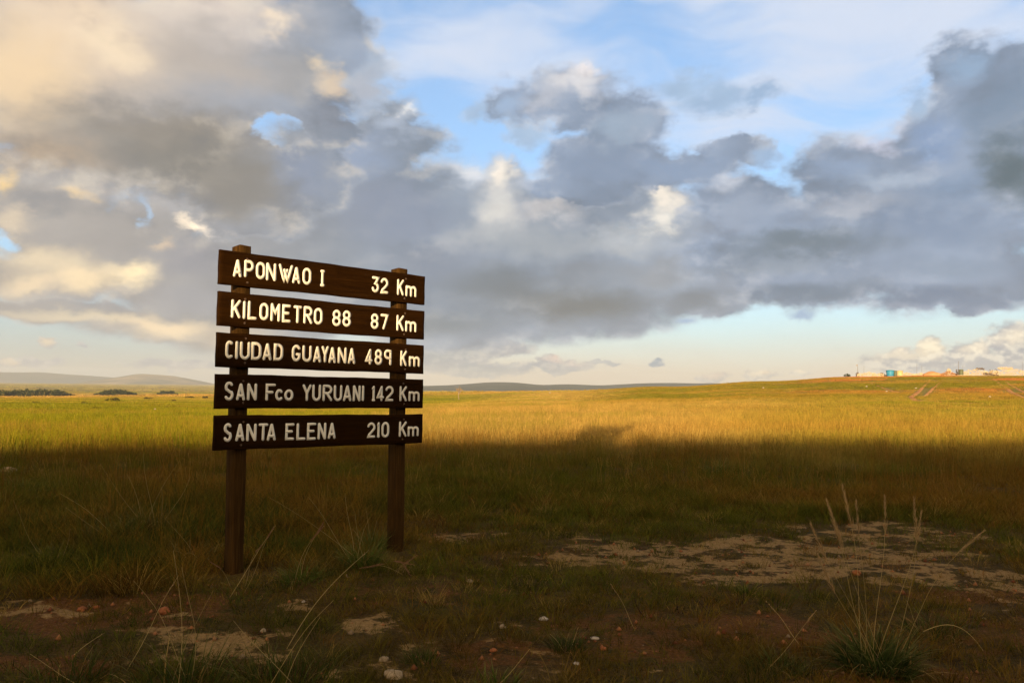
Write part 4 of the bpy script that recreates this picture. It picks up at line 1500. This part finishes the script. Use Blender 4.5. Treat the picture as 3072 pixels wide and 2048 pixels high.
acc = []
limb(Vector((0, 0, -.1)), Vector((.03, 0, 1)), th * .72, th * .10, 0, acc)
link('trunk', gmesh('trunk', join(acc)), m_bark, tree)
acc = []
top = Vector((.05, 0, th * .55))
for k in range(6):
    a = k * 1.05
    limb(top + Vector((0, 0, k * .02 * th)), Vector((math.cos(a) * .8, math.sin(a) * .8, .8)).normalized(), th * .36, th * .055, 2, acc)
link('branches', gmesh('branches', join(acc)), m_bark, tree)
m_leaf3 = grass_mat('tan_leaves', (0.40, 0.26, 0.12), tip_amt=.2, trans=.3)
link('crown', gmesh('crown', leaf_cloud([(0, 0, th * .82, th * .28, th * .28, th * .16)], 120, th * .03, rgt)), m_leaf3, tree)

# ------------------------------------------------------------------ the building site on the hill crest
m_wallst = stone_mat('stacked_stone', (0.52, 0.38, 0.22), (0.80, 0.66, 0.44))
m_wallst_d = stone_mat('dark_stone', (0.10, 0.07, 0.045), (0.22, 0.15, 0.09))
m_earth = stone_mat('dug_earth', (0.42, 0.20, 0.08), (0.56, 0.30, 0.13))
m_blue, T, out = new_mat('blue_plastic')
principled(T, out, (0.035, 0.22, 0.36), .45, None, .4)
m_drum, T, out = new_mat('drum_paint')
p = T.node('ShaderNodeTexCoord').outputs['Object']
principled(T, out, T.mix(T.lin(T.noise(p, 3, 4, .6), .4, .6), (0.42, 0.33, 0.14), (0.55, 0.44, 0.22)), .6, None, .3)
m_drumd, T, out = new_mat('green_drum_paint')
principled(T, out, (0.10, 0.11, 0.06), .6, None, .3)
m_pole, T, out = new_mat('grey_pole')
principled(T, out, (0.22, 0.17, 0.12), .8, None, .2)
HD = 206.0
PXM = HD / F_PX


def stone_heap(name, width, depth, height, n, size, rng, profile=None):
    """stones laid up as one mass; x along, z up"""
    V, F = [], []
    for k in range(n):
        x = rng.uniform(-.5, .5)
        pr = profile(x) if profile else 1.0
        z = rng.uniform(0, 1) * height * pr
        y = rng.uniform(-.5, .5) * depth * (1 - .3 * z / height)
        s = size * rng.uniform(.6, 1.35)
        o = len(V)
        a = rng.uniform(0, 6.28)
        ca, sa = math.cos(a), math.sin(a)
        jit = octa * np.array([s, s * .8, s * .62]) * rng.uniform(.75, 1.25, (6, 3))
        # eight-sided block: truncated for a stone look
        for (u, v_, w_) in jit:
            V.append((x * width + u * ca - v_ * sa, y + u * sa + v_ * ca, z + w_))
        F += [tuple(i + o for i in q) for q in of]
    return mesh_np(name, V, F)


def hill_obj(name, px, label, cat, D=HD):
    c = az_point(px, D)
    d = ray(px, 1150)
    return tag(empty(name, c + Vector((0, 0, .12)), -math.atan2(d.x, d.y)), label, cat)


rw = np.random.default_rng(3)
for (x0, x1, hpx, lab, cap) in [
        (2578, 2641, 12, 'pale stacked stone wall at the left end of the hilltop site', True),
        (2641, 2663, 7, 'low stub of pale stone wall just left of the blue tank', False),
        (2712, 2764, 8, 'low pale stone wall right of the pale drum on the hilltop', False),
        (2886, 2976, 17, 'long high pale stone wall right of the conical stone heap', True),
        (2992, 3090, 18, 'pale stone wall at the right edge of the hilltop site', True)]:
    o = hill_obj('stone_wall', (x0 + x1) / 2, lab, 'stone wall')
    L = (x1 - x0) * PXM
    Hh = hpx * PXM
    prof = (lambda x, s=x0: .82 + .18 * math.sin(x * 9 + s) + .06 * math.sin(x * 31 + s))
    link('stonework', stone_heap('stonework', L, .8, Hh, int(60 * L), .17, rw, prof), m_wallst, o)
    if cap:
        for e in (-.5, .48):
            k = link('end_stones', stone_heap('end_stones', .5, .8, Hh * .95, 26, .17, rw), m_wallst_d, o)
            k.location = (e * L, -.1, 0)


def drum(name, px, wpx, hpx, mat, label, cat, top=1.0, D=HD - 3, rings=True):
    o = hill_obj(name, px, label, cat, D)
    r = wpx * PXM * .5
    Hh = hpx * PXM
    zs = [0, .02, .3, .32, .34, .62, .64, .66, .93, .95, 1.0]
    bul = [0, 0, 0, .025, 0, 0, .025, 0, 0, .05, .05]
    V, F = [], []
    n = 24
    for z, b in zip(zs, bul):
        rad = r * (1 / top + (1 - 1 / top) * z) * (1 + (b if rings else 0))
        for i in range(n):
            V.append((rad * math.cos(i * 2 * math.pi / n), rad * math.sin(i * 2 * math.pi / n), z * Hh))
    for j in range(len(zs) - 1):
        for i in range(n):
            a, b2 = j * n + i, j * n + (i + 1) % n
            F.append((a, b2, b2 + n, a + n))
    F.append(tuple(range(n))[::-1])
    link('shell', mesh_np('shell', V, F, False), mat, o)
    V2, F2 = [], []
    for rad, z in ((r * .99, Hh * .985), (r * .6, Hh * 1.03), (r * .58, Hh * 1.05)):
        for i in range(n):
            V2.append((rad * math.cos(i * 2 * math.pi / n), rad * math.sin(i * 2 * math.pi / n), z))
    for j in range(2):
        for i in range(n):
            a, b2 = j * n + i, j * n + (i + 1) % n
            F2.append((a, b2, b2 + n, a + n))
    F2.append(tuple(range(2 * n, 3 * n)))
    link('lid', mesh_np('lid', V2, F2), mat, o)
    return o


drum('water_tank', 2671, 21, 16, m_blue, 'bright blue tapered water tank on the hill crest', 'water tank', 1.22)
drum('drum', 2687, 9, 14, m_drumd, 'dark green drum touching the blue tank on its right', 'drum')
drum('drum', 2700, 15, 14, m_drum, 'wide pale yellow drum on the hill crest right of the dark one', 'drum')
drum('drum', 2884, 11, 15, m_drumd, 'dark drum at the left end of the long high stone wall', 'drum')

POLES = [(2573, 34, 'pole with a small lamp box at the left end of the hilltop site', True), (2592, 32, 'thin pole behind the leftmost stone wall', False), (2751, 36, 'left pole of the thin pair right of the drums', False),
         (2766, 30, 'right pole of the thin pair right of the drums', False), (2876, 38, 'tall pole beside the long high stone wall', False),
         (2889, 28, 'short thin pole over the left end of the long high wall', False), (3068, 40, 'tall pole at the right edge of the hilltop site', False)]
for i, (px, hpx, lab, box) in enumerate(POLES):
    o = hill_obj('pole', px, lab, 'pole', HD + (2 if i in (0, 4) else 9))
    o['group'] = 'poles on the hill crest'
    w = .10 if i in (0, 4) else .055
    v, f = ribbon([Vector((0, 0, -.3)), Vector((.02, 0, hpx * PXM * .5)), Vector((.05, 0, hpx * PXM))], w, w * .7, Vector((.3, 1, .1)))
    link('shaft', mesh_np('shaft', v, f), m_pole, o)
    if box:
        link('lamp_box', rock_mesh('lamp_box', .16, .14, .18, 3, 2, .05), m_st_white, o).location = (-.12, -.1, hpx * PXM * .92)

o = hill_obj('earth_mound', 2797, 'smooth orange mound of dug earth on the hill crest', 'earth mound')
link('heap', rock_mesh('heap', 24 * PXM, 1.8, 13 * PXM, 21, 4, .10), m_earth, o).location = (0, 0, -.25)
link('spoil', stone_heap('spoil', 44 * PXM, 3.0, .25, 90, .10, rw), m_earth, o)
o = hill_obj('stone_heap', 2847, 'conical pale stone heap with an upright stub on the hill crest', 'stone heap')
link('pile', stone_heap('pile', 52 * PXM, 2.6, 12 * PXM, 420, .17, rw, lambda x: max(.05, 1 - abs(x) * 2.0)), m_earth, o)
link('stub', stone_heap('stub', 12 * PXM, 1.0, 18 * PXM, 90, .18, rw, lambda x: 1 - abs(x) * .5), m_wallst, o)
o = hill_obj('rubble_pile', 2974, 'dark rubble pile leaning between the two right-hand stone walls', 'rubble pile', HD - 4)
link('rubble', stone_heap('rubble', 34 * PXM, 2.0, 10 * PXM, 190, .17, rw, lambda x: max(.08, .9 - (x + .5) * .8)), m_wallst_d, o)
o = hill_obj('rubble_pile', 2942, 'small dark rubble heap on top of the long high stone wall', 'rubble pile', HD + .2)
o.location.z += 15 * PXM
link('rubble', stone_heap('rubble', 20 * PXM, .7, 5 * PXM, 60, .16, rw), m_wallst_d, o)
o = hill_obj('stone_heap', 3016, 'square pale block pile on top of the rightmost stone wall', 'stone heap', HD + .2)
o.location.z += 15 * PXM
link('pile', stone_heap('pile', 32 * PXM, .8, 7 * PXM, 110, .17, rw), m_wallst, o)
o = hill_obj('bush', 2540, 'small dark bush on the hill crest left of the stone walls', 'bush')
link('crown', gmesh('crown', leaf_cloud([(0, 0, .3, .75, .6, .4), (.4, 0, .25, .5, .5, .3)], 260, .14, rgt)), m_leaf, o)
v, f = ribbon([Vector((0, 0, -.1)), Vector((.02, 0, .35))], .1, .05, Vector((.3, 1, .1)))
link('trunk', mesh_np('trunk', v, f), m_bark, o)
V, F = [], []
k = stone_heap('rubble_strip', 150 * PXM, 3.0, .22, 700, .12, rw)
o = link('rubble_strip', k, m_wallst)
c0 = az_point(2935, HD - 4)
o.location = c0
o.rotation_euler = (0, 0, -math.atan2(c0.x, c0.y))
tag(o, kind='stuff')
WHITE = [(2748, 1171, 'white stone beside the dirt track on the hill'), (2600, 1165, 'whitish stone low on the hill left of the tracks'), (2970, 1199, 'white stone on the hill below the right-hand track'),
         (2660, 1181, 'white speck of stone on the hill left of the track bend'), (2290, 1168, 'orange-white stone on the left shoulder of the hill'), (1650, 1181, 'white stone on the field crest right of the bare tree'),
         (465, 1237, 'white stone on the sunlit plain left of the sign')]
for i, (px, py, lab) in enumerate(WHITE):
    c0 = on_ground(px, py)
    w = c0.length / F_PX * 2.6
    o = link('stone', rock_mesh('stone', w, w * .8, w * .7, 40 + i, 2), m_st_white)
    o.location = c0 + Vector((0, 0, .22))
    tag(o, lab, 'stone')

# dirt tracks climbing the hill
m_track, T, out = new_mat('track_earth')
g = T.node('ShaderNodeNewGeometry').outputs['Position']
n1 = T.noise(g, .6, 6, .65)
principled(T, out, T.mix(T.lin(n1, .35, .65), (0.42, 0.175, 0.05), (0.66, 0.33, 0.12)), .95, bump(T, n1, .8, .3), .05)
TRACKS = []


def zc(x, y):
    return (2540 + x / 4.421, 1080 + y / 4.421)


for pts, wd in [([(1100, 262), (1050, 325), (985, 385), (905, 455), (850, 495), (905, 535), (1060, 553), (1250, 563), (1500, 575), (1850, 588)], .4),
                ([(1240, 295), (1170, 360), (1090, 430), (1030, 490)], .3),
                ([(1950, 248), (2050, 330), (2150, 400), (2260, 460), (2352, 505), (2600, 600)], .4),
                ([(2110, 285), (2210, 350), (2300, 400), (2400, 440)], .3),
                ([(330, 315), (480, 370), (620, 415), (760, 440)], .25)]:
    w3 = [on_ground(*zc(*q)) for q in pts]
    dense = []
    for a, b in zip(w3, w3[1:]):
        for k in range(12):
            dense.append(a.lerp(b, k / 12))
    dense.append(w3[-1])
    V, F = [], []
    for i, q in enumerate(dense):
        t = (dense[min(i + 1, len(dense) - 1)] - dense[max(i - 1, 0)])
        s = Vector((t.y, -t.x, 0)).normalized()
        ww = wd * (.8 + .4 * float(fbm(i * .31, wd * 3, 2, 3)))
        for k in range(5):
            e = q + s * ww * (k / 4 - .5)
            V.append((e.x, e.y, gz(e.x, e.y) + .06 - .03 * abs(k - 2)))
        TRACKS.append((q.x, q.y, ww))
    for i in range(len(dense) - 1):
        for k in range(4):
            a = i * 5 + k
            F.append((a, a + 1, a + 6, a + 5))
    tag(link('dirt_track', mesh_np('dirt_track', V, F, True), m_track), kind='structure')

# ------------------------------------------------------------------ the grassland: uncountable, scattered over the ground
proto_col = bpy.data.collections.new('grass_kinds')
m_field = grass_mat('field_grass', inst=True, tip_amt=.6, trans=.25)
PROTO = []


def proto(data):
    me = gmesh('grass_kind', data)
    me.materials.append(m_field)
    o = bpy.data.objects.new('kind_%02d' % len(PROTO), me)
    proto_col.objects.link(o)
    PROTO.append(o)


def with_stalks(data, n, R, h, w, rng, headlen):
    parts = [data]
    for _ in range(n):
        a, q = rng.uniform(0, 6.28), math.sqrt(rng.uniform()) * R
        b = Vector((math.cos(a) * q, math.sin(a) * q, 0))
        la = rng.uniform(0, 6.28)
        H = rng.uniform(*h)
        tip = b + Vector((math.cos(la) * H * .22, math.sin(la) * H * .22, H))
        pts = stalk_points(b, tip, .0, 4)
        v, f = ribbon(pts, w, w * .6, Vector((.3, 1, .1)))
        s = rng.uniform(.5, 1)
        parts.append((v, f, [s] * len(v), [1.0] * len(v)))
        d = (pts[-1] - pts[-2]).normalized()
        parts.append(seed_head(tip - d * headlen, d, headlen, 7, rng, .15, w * 1.2))
    return join(parts)


pr = np.random.default_rng(21)
for k in range(4):      # 0-3 short turf
    proto(blades(34, .11, (.05, .13), (.0026, .0048), .5, (.2, 1.1), pr, 2))
for k in range(4):      # 4-7 meadow grass
    proto(blades(40, .13, (.14, .30), (.0034, .006), .35, (.2, .9), pr, 3))
for k in range(3):      # 8-10 meadow grass with seed stalks
    proto(with_stalks(blades(30, .14, (.14, .30), (.0034, .006), .4, (.2, .9), pr, 3), 6, .13, (.30, .50), .0028, pr, .07))
for k in range(3):      # 11-13 tall gold grass
    proto(with_stalks(blades(54, .26, (.12, .28), (.006, .011), .32, (.1, .8), pr, 3), 10, .25, (.24, .44), .0058, pr, .09))
for k in range(3):      # 14-16 far clumps
    proto(blades(110, .75, (.10, .26), (.016, .034), .3, (.1, .6), pr, 2, centre_up=.2))
for k in range(3):      # 17-19 very far swathes
    proto(blades(170, 5.0, (.25, .50), (.10, .26), .15, (.0, .3), pr, 2, centre_up=.1))
for k in range(2):      # 20-21 dead straw lying flat
    proto(blades(22, .14, (.06, .20), (.003, .005), 1.25, (.1, .4), pr, 2))

HALF_A = math.radians(45)


def band(r0, r1, dens, rng, a0=-HALF_A, a1=HALF_A):
    n = int(dens * .5 * (a1 - a0) * (r1 ** 2 - r0 ** 2))
    r = np.sqrt(rng.uniform(r0 ** 2, r1 ** 2, n))
    a = rng.uniform(a0, a1, n)
    return r * np.sin(a), r * np.cos(a)


def lerp3(a, b, t):
    t = np.asarray(t)[:, None]
    return np.asarray(a) * (1 - t) + np.asarray(b) * t


TRK = np.array(TRACKS)
BARE = np.maximum


def near_track(x, y):
    m = np.zeros(len(x), bool)
    sel = (np.hypot(x, y) > 45) & (x > 5)
    idx = np.nonzero(sel)[0]
    for s in range(0, len(idx), 4000):
        q = idx[s:s + 4000]
        d = np.hypot(x[q, None] - TRK[None, :, 0], y[q, None] - TRK[None, :, 1]) - TRK[None, :, 2] * .5
        # worn verge: no clump overhangs a rut
        m[q] = (d < .4).any(1)
    return m


def tints(x, y, rng):
    r = np.hypot(x, y)
    n = len(x)
    big = fbm(x / 9, y / 9, 3, 61)
    mid = fbm(x / 2.2, y / 2.2, 3, 67)
    j = rng.uniform(0, 1, n)
    # foreground: brown, olive, green and straw in patches
    t = lerp3((0.140, 0.086, 0.015), (0.080, 0.082, 0.011), smooth(.35, .62, mid))
    t = lerp3(t, np.tile((0.15, 0.062, 0.016), (n, 1)), smooth(.55, .66, j) * (1 - smooth(.70, .74, j)) * .8)
    t = lerp3(t, np.tile((0.042, 0.062, 0.009), (n, 1)), smooth(.76, .80, j) * (1 - smooth(.88, .90, j)) * .8)
    t = lerp3(t, np.tile((0.27, 0.175, 0.055), (n, 1)), smooth(.90, .94, j) * .75)
    lg = smooth(-.6, -2.0, x) * smooth(12.5, 10, r) * smooth(.34, .54, fbm(x * .9 + 4, y * .9, 3, 57)) * smooth(.25, .45, j)
    t = lerp3(t, np.tile((0.044, 0.058, 0.010), (n, 1)), lg * .95)
    t = t * np.array((.95, .92, .75)) * (1 - .28 * smooth(7.0, 4.5, r))[:, None]  # tint darkens towards the camera, standing in for lens vignetting
    # out on the field: lime on the left, straw gold in the middle, olive gold on the right
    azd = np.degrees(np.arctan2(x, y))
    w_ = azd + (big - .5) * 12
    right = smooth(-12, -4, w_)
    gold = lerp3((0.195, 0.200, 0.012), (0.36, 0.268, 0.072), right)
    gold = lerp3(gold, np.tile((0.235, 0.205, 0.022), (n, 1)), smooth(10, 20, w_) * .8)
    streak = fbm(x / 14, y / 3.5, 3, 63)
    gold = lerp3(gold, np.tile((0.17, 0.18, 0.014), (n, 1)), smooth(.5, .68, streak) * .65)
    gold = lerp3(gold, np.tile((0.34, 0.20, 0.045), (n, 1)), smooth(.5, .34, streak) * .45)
    t = lerp3(t, gold, smooth(16, 24, r + (mid - .5) * 6))  # gold starts near the shadow's edge, so colour deepens the shade before it
    hill = smooth(38, 85, r + (fbm(x / 11, y / 19, 3, 73) - .5) * 60) * smooth(2, 10, azd)
    hc = lerp3((0.26, 0.178, 0.028), (0.165, 0.150, 0.016), smooth(.35, .65, big))
    hc = lerp3(hc, np.tile((0.40, 0.155, 0.045), (n, 1)), smooth(.40, .58, fbm(x / 13, y / 17, 3, 71)) * smooth(17, 24, azd) * smooth(62, 95, r) * .95)
    t = lerp3(t, hc, hill)
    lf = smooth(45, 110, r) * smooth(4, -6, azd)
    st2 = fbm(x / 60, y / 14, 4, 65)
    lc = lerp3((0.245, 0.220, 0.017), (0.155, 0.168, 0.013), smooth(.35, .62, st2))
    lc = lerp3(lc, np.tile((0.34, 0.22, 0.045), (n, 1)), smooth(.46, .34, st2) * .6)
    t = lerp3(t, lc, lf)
    tan_ = smooth(.46, .60, fbm(x / 160 + 3, y / 60, 3, 81)) * smooth(170, 270, r) * .6
    tan_ = np.maximum(tan_, smooth(215, 290, r + (st2 - .5) * 120) * (1 - smooth(560, 700, r)) * .9 * smooth(-8, -14, azd))
    t = lerp3(t, np.tile((0.40, 0.245, 0.060), (n, 1)), tan_ * smooth(6, -2, azd))
    t = lerp3(t, np.tile((0.24, 0.21, 0.06), (n, 1)), smooth(700, 1100, r) * .7)
    amp = .28 + .22 * smooth(14, 9, r)
    return t * (1 + amp * rng.uniform(-1, 1, n))[:, None]


PX, PY, PI_, PS, PT_ = [], [], [], [], []
sr = np.random.default_rng(99)


def scatter(x, y, kind, scale):
    PX.append(x)
    PY.append(y)
    PI_.append(kind)
    PS.append(scale)
    PT_.append(tints(x, y, sr))


def height_map(x, y):
    """taller on the left of the sign and away from the trodden ground"""
    r = np.hypot(x, y)
    h = .44 + .46 * smooth(6, 13, r) + .35 * smooth(-.2, -2.4, x) * smooth(5.6, 6.6, r)
    return h * (.75 + .5 * fbm(x / 1.5, y / 1.5, 3, 91))


# foreground turf
x, y = band(1.4, 13, 165, sr)
bare = np.maximum(patch_mask(x, y, SAND), patch_mask(x, y, RED) * .8)
bare = np.clip(bare + (fbm(x * 2.4, y * 2.4, 3, 55) - .5) * .9, 0, 1)
for (s0, s1) in POST_S:
    q = S_O + S_D * ((s0 + s1) / 2) - S_N * .1
    bare = bare * smooth(.3, .8, np.hypot(x - q.x, y - q.y))
k = sr.uniform(0, 1, len(x)) > np.clip(bare * .92, 0, .80)
x, y, bare = x[k], y[k], bare[k]
h = height_map(x, y) * (1 - .60 * bare)
typ = np.where(sr.uniform(0, 1, len(x)) < .12 + .75 * smooth(.62, .95, h), sr.integers(4, 8, len(x)), sr.integers(0, 4, len(x)))
typ = np.where(sr.uniform(0, 1, len(x)) < .05 * smooth(.6, 1.0, h), sr.integers(8, 11, len(x)), typ)
typ = np.where(sr.uniform(0, 1, len(x)) < .16, sr.integers(20, 22, len(x)), typ)
foot = np.full(len(x), 9.0)
for (s0, s1) in POST_S:                       # grass is trodden short at the feet of the posts
    q = S_O + S_D * ((s0 + s1) / 2) - S_N * .1
    foot = np.minimum(foot, np.hypot(x - q.x * .96, y - (q.y - .22)))
h = h * (.5 + .5 * smooth(.10, .45, foot))
typ = np.where(foot < .28, sr.integers(0, 4, len(x)), typ)
scl = np.where(typ < 4, .7 + .7 * h, .55 + .5 * h) * (.7 + .3 * smooth(.10, .45, foot)) * sr.uniform(.7, 1.25, len(x))
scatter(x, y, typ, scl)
# shaded field to just past the edge of the shadow
x, y = band(12, 34, 34, sr)
typ = np.where(sr.uniform(0, 1, len(x)) < .18, sr.integers(8, 11, len(x)), sr.integers(4, 8, len(x)))
typ = np.where(sr.uniform(0, 1, len(x)) < .20 * smooth(15, 22, np.hypot(x, y)), sr.integers(11, 14, len(x)), typ)
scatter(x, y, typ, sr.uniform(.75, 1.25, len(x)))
# sunlit gold band
x, y = band(22, 80, 9.0, sr)
az_ = np.degrees(np.arctan2(x, y))
typ = np.where(sr.uniform(0, 1, len(x)) < .30 + .6 * smooth(-14, -2, az_) * (1 - smooth(30, 48, np.hypot(x, y)) * smooth(6, 14, az_)), sr.integers(11, 14, len(x)), sr.integers(14, 17, len(x)))
sc_ = sr.uniform(.7, 1.2, len(x)) * (1 - .35 * smooth(40, 70, np.hypot(x, y)))
k = ~near_track(x, y)
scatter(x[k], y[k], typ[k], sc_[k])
# hillside and middle distance
x, y = band(60, 330, 1.5, sr)
hl = smooth(0, 8, np.degrees(np.arctan2(x, y)))
k = ~near_track(x, y)
sc_ = sr.uniform(.8, 1.3, len(x)) * (1 - .25 * hl)
scatter(x[k], y[k], sr.integers(14, 17, len(x))[k], sc_[k])
# far plain
x, y = band(260, 900, .012, sr)
scatter(x, y, sr.integers(17, 20, len(x)), sr.uniform(.8, 1.2, len(x)))
x, y = band(850, 4200, .0013, sr)
scatter(x, y, sr.integers(17, 20, len(x)), sr.uniform(1.4, 2.6, len(x)))

X, Y = np.concatenate(PX), np.concatenate(PY)
Z = ground_z(X, Y) - .01
IDX = np.concatenate(PI_).astype(np.int32)
SCL = np.concatenate(PS).astype(np.float32)
TNT = np.concatenate(PT_).astype(np.float32)
pm = bpy.data.meshes.new('grass')
pm.vertices.add(len(X))
pm.vertices.foreach_set('co', np.column_stack([X, Y, Z]).astype(np.float32).ravel())
a = pm.attributes.new('kind_index', 'INT', 'POINT')
a.data.foreach_set('value', IDX)
a = pm.attributes.new('spin', 'FLOAT_VECTOR', 'POINT')
rot = np.zeros((len(X), 3), np.float32)
rot[:, 2] = sr.uniform(0, 6.28, len(X))
rot[:, 0] = sr.normal(0, .06, len(X))
rot[:, 1] = sr.normal(0, .06, len(X))
a.data.foreach_set('vector', rot.ravel())
a = pm.attributes.new('size', 'FLOAT', 'POINT')
a.data.foreach_set('value', SCL)
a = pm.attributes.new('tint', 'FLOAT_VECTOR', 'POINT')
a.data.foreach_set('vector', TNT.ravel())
grass = tag(link('grass', pm), kind='stuff')
ng = bpy.data.node_groups.new('grass_scatter', 'GeometryNodeTree')
ng.interface.new_socket('Geometry', in_out='INPUT', socket_type='NodeSocketGeometry')
ng.interface.new_socket('Geometry', in_out='OUTPUT', socket_type='NodeSocketGeometry')
gi, go = ng.nodes.new('NodeGroupInput'), ng.nodes.new('NodeGroupOutput')
ip = ng.nodes.new('GeometryNodeInstanceOnPoints')
ci = ng.nodes.new('GeometryNodeCollectionInfo')
ci.inputs['Collection'].default_value = proto_col
ci.inputs['Separate Children'].default_value = True
ci.inputs['Reset Children'].default_value = True


def named(nm, dt):
    nd = ng.nodes.new('GeometryNodeInputNamedAttribute')
    nd.data_type = dt
    nd.inputs['Name'].default_value = nm
    return nd.outputs['Attribute']


e2r = ng.nodes.new('FunctionNodeEulerToRotation')
ng.links.new(named('spin', 'FLOAT_VECTOR'), e2r.inputs[0])
ng.links.new(gi.outputs[0], ip.inputs['Points'])
ng.links.new(ci.outputs[0], ip.inputs['Instance'])
ip.inputs['Pick Instance'].default_value = True
ng.links.new(named('kind_index', 'INT'), ip.inputs['Instance Index'])
ng.links.new(e2r.outputs[0], ip.inputs['Rotation'])
ng.links.new(named('size', 'FLOAT'), ip.inputs['Scale'])
ng.links.new(ip.outputs[0], go.inputs[0])
md = grass.modifiers.new('scatter', 'NODES')
md.node_group = ng

# ------------------------------------------------------------------ evening haze in the air
m_haze, T, out = new_mat('haze')
pv = T.node('ShaderNodeVolumePrincipled')
pv.inputs['Color'].default_value = (0.72, 0.77, 0.84, 1)
pv.inputs['Density'].default_value = 1.6e-4
pv.inputs['Anisotropy'].default_value = 0.0
T.l.new(pv.outputs[0], out.inputs['Volume'])
hv = [(x, y, z) for z in (-24, 128) for (x, y) in ((-7000, -7000), (7000, -7000), (7000, 7000), (-7000, 7000))]
hf = [(0, 3, 2, 1), (4, 5, 6, 7), (0, 1, 5, 4), (1, 2, 6, 5), (2, 3, 7, 6), (3, 0, 4, 7)]
tag(link('haze', mesh_np('haze', hv, hf), m_haze), kind='stuff')
